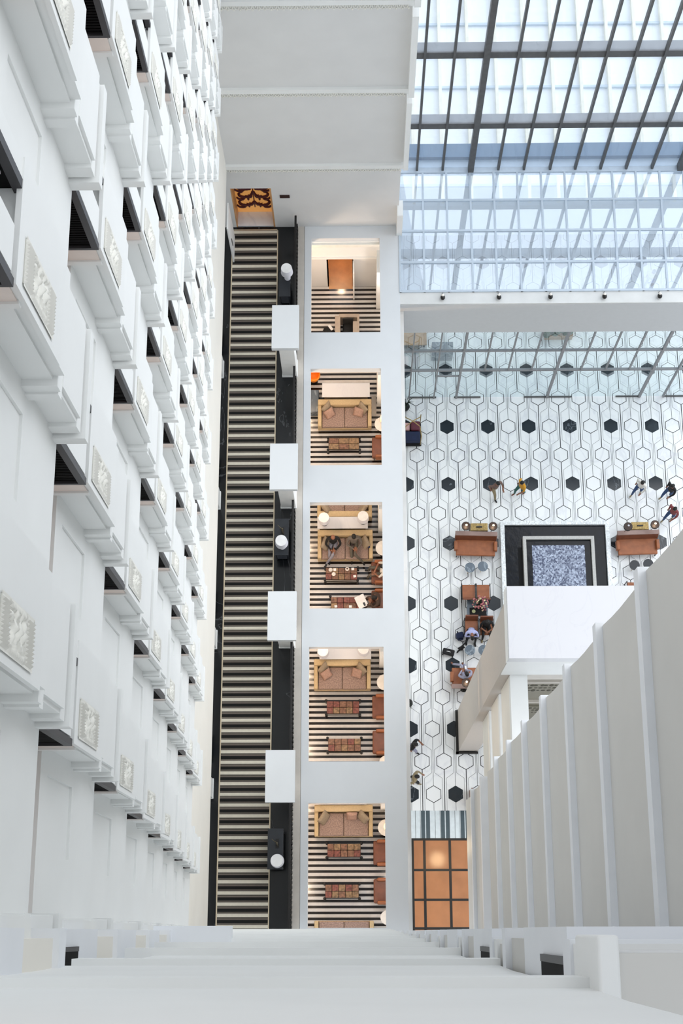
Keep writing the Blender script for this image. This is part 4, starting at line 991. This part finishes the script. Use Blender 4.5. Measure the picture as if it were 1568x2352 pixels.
person('man in a grey suit sitting on the right of the sofa', (-.22, 13.52, L), .1, sit_pose(.44, (.02, -.34), cross=-1), 'suit', 'olive', 'blackc')
person('man in a white T-shirt sitting in the leather armchair', (.78, 12.44, L), -math.pi/2, sit_pose(.42, (.05, -.30), kn=-.42), 'wshirt', 'olive', 'charcoal', False)
person('man in dark brown bending over a laptop at the lounge edge', (.66, 11.32, L), -math.pi/2, sit_pose(.42, (0, -.34), lean=.10, kn=-.40), 'brownc', 'brownc', 'blackc')
person('person in a light blue shirt bending over a phone', (4.46, 11.70, 0), 0, sit_pose(.40, (.02, -.40), lean=.28, kn=-.42, spread=.17), 'blue', 'blackc', 'blackc', lookdown=.9)
person('person in a black T-shirt sitting with hands clasped in the lobby', (5.08, 11.80, 0), 0, sit_pose(.40, (0, -.30), kn=-.42, spread=.15), 'blackc', 'blackc', 'khaki', False)
person('person in pale blue sitting on the sofa beside the tall block, legs crossed', (4.18, 9.74, 0), math.pi+.35, sit_pose(.42, (0, -.30), cross=-1, kn=-.45), 'greyt', 'greyt', 'leather_d')
tag(MB().box(4.14, 4.22, 10.02, 10.14, .66, .68, 'paper', .003).build('phone'), 'bright phone in the hands of the seated person in pale blue', 'phone')

b = MB(); b.box(-9, 16, -6, 26.6, CZ+9, CZ+9.03, 'sky_glass')  # out-of-view skylight, added and tinted to dim the daylight inside
for k_ in range(8): b.box(-9, 16, -6+k_*4.65, -5.9+k_*4.65, CZ+9.03, CZ+9.3, 'steel')
struct(b.build('ceiling'))
# ================================================================== LIGHT
w = bpy.data.worlds.new('World'); S.world = w; w.use_nodes = True; nt = w.node_tree; bg = nt.nodes['Background']
tc = nt.nodes.new('ShaderNodeTexCoord'); sx = nt.nodes.new('ShaderNodeSeparateXYZ'); nt.links.new(tc.outputs['Generated'], sx.inputs[0])
rp = nt.nodes.new('ShaderNodeValToRGB'); mp = nt.nodes.new('ShaderNodeMapRange'); mp.inputs[1].default_value = 0; mp.inputs[2].default_value = 1
nt.links.new(sx.outputs[2], mp.inputs[0]); nt.links.new(mp.outputs[0], rp.inputs['Fac'])
rp.color_ramp.elements[0].color = (.42, .46, .50, 1); rp.color_ramp.elements[1].color = (1.0, 1.06, 1.13, 1)
nt.links.new(rp.outputs['Color'], bg.inputs['Color']); bg.inputs['Strength'].default_value = 1.12
def sun(d, e, ang, col):
    l = bpy.data.lights.new('sun', 'SUN'); l.energy = e; l.angle = math.radians(ang); l.color = col
    o = bpy.data.objects.new('sun', l); C.objects.link(o); o.rotation_euler = Vector(d).to_track_quat('-Z', 'Y').to_euler()
sun((-.63, -.44, -.57), 2.1, 80, (.98, .99, 1))
def pt(loc, e, col=(1, .62, .34), r=.12):
    l = bpy.data.lights.new('lamp_or_fill', 'POINT'); l.energy = e; l.color = col; l.shadow_soft_size = r
    o = bpy.data.objects.new('lamp_or_fill', l); C.objects.link(o); o.location = loc
for y in (1.5, 4.3, 6.5, 9.3, 11.5, 14.3, 17, 19.5, 22): pt((-2.1, y, 9.7), 62, (1, .74, .52)); pt((1.0, y+.3, 9.3), 32, (1, .93, .88))
pt((.95, 18.1, L+1.2), 12); pt((.95, 3.4, L+1.2), 12)
pt((-3.7, 25.2, 12.9), 60, (1, .72, .45)); pt((-.7, 24.8, 8.6), 35, (1, .7, .45))
pt((3.2, 2.9, 5), 45, (1, .74, .42), .3)  # warm fill light added over the amber floor, no fitting here
for x, y in ((4.29, 15.72), (5.38, 15.7), (11.92, 15.74), (4.13, 9.32)): pt((x, y, 1.72), 2.5, (1, .75, .5), .05)
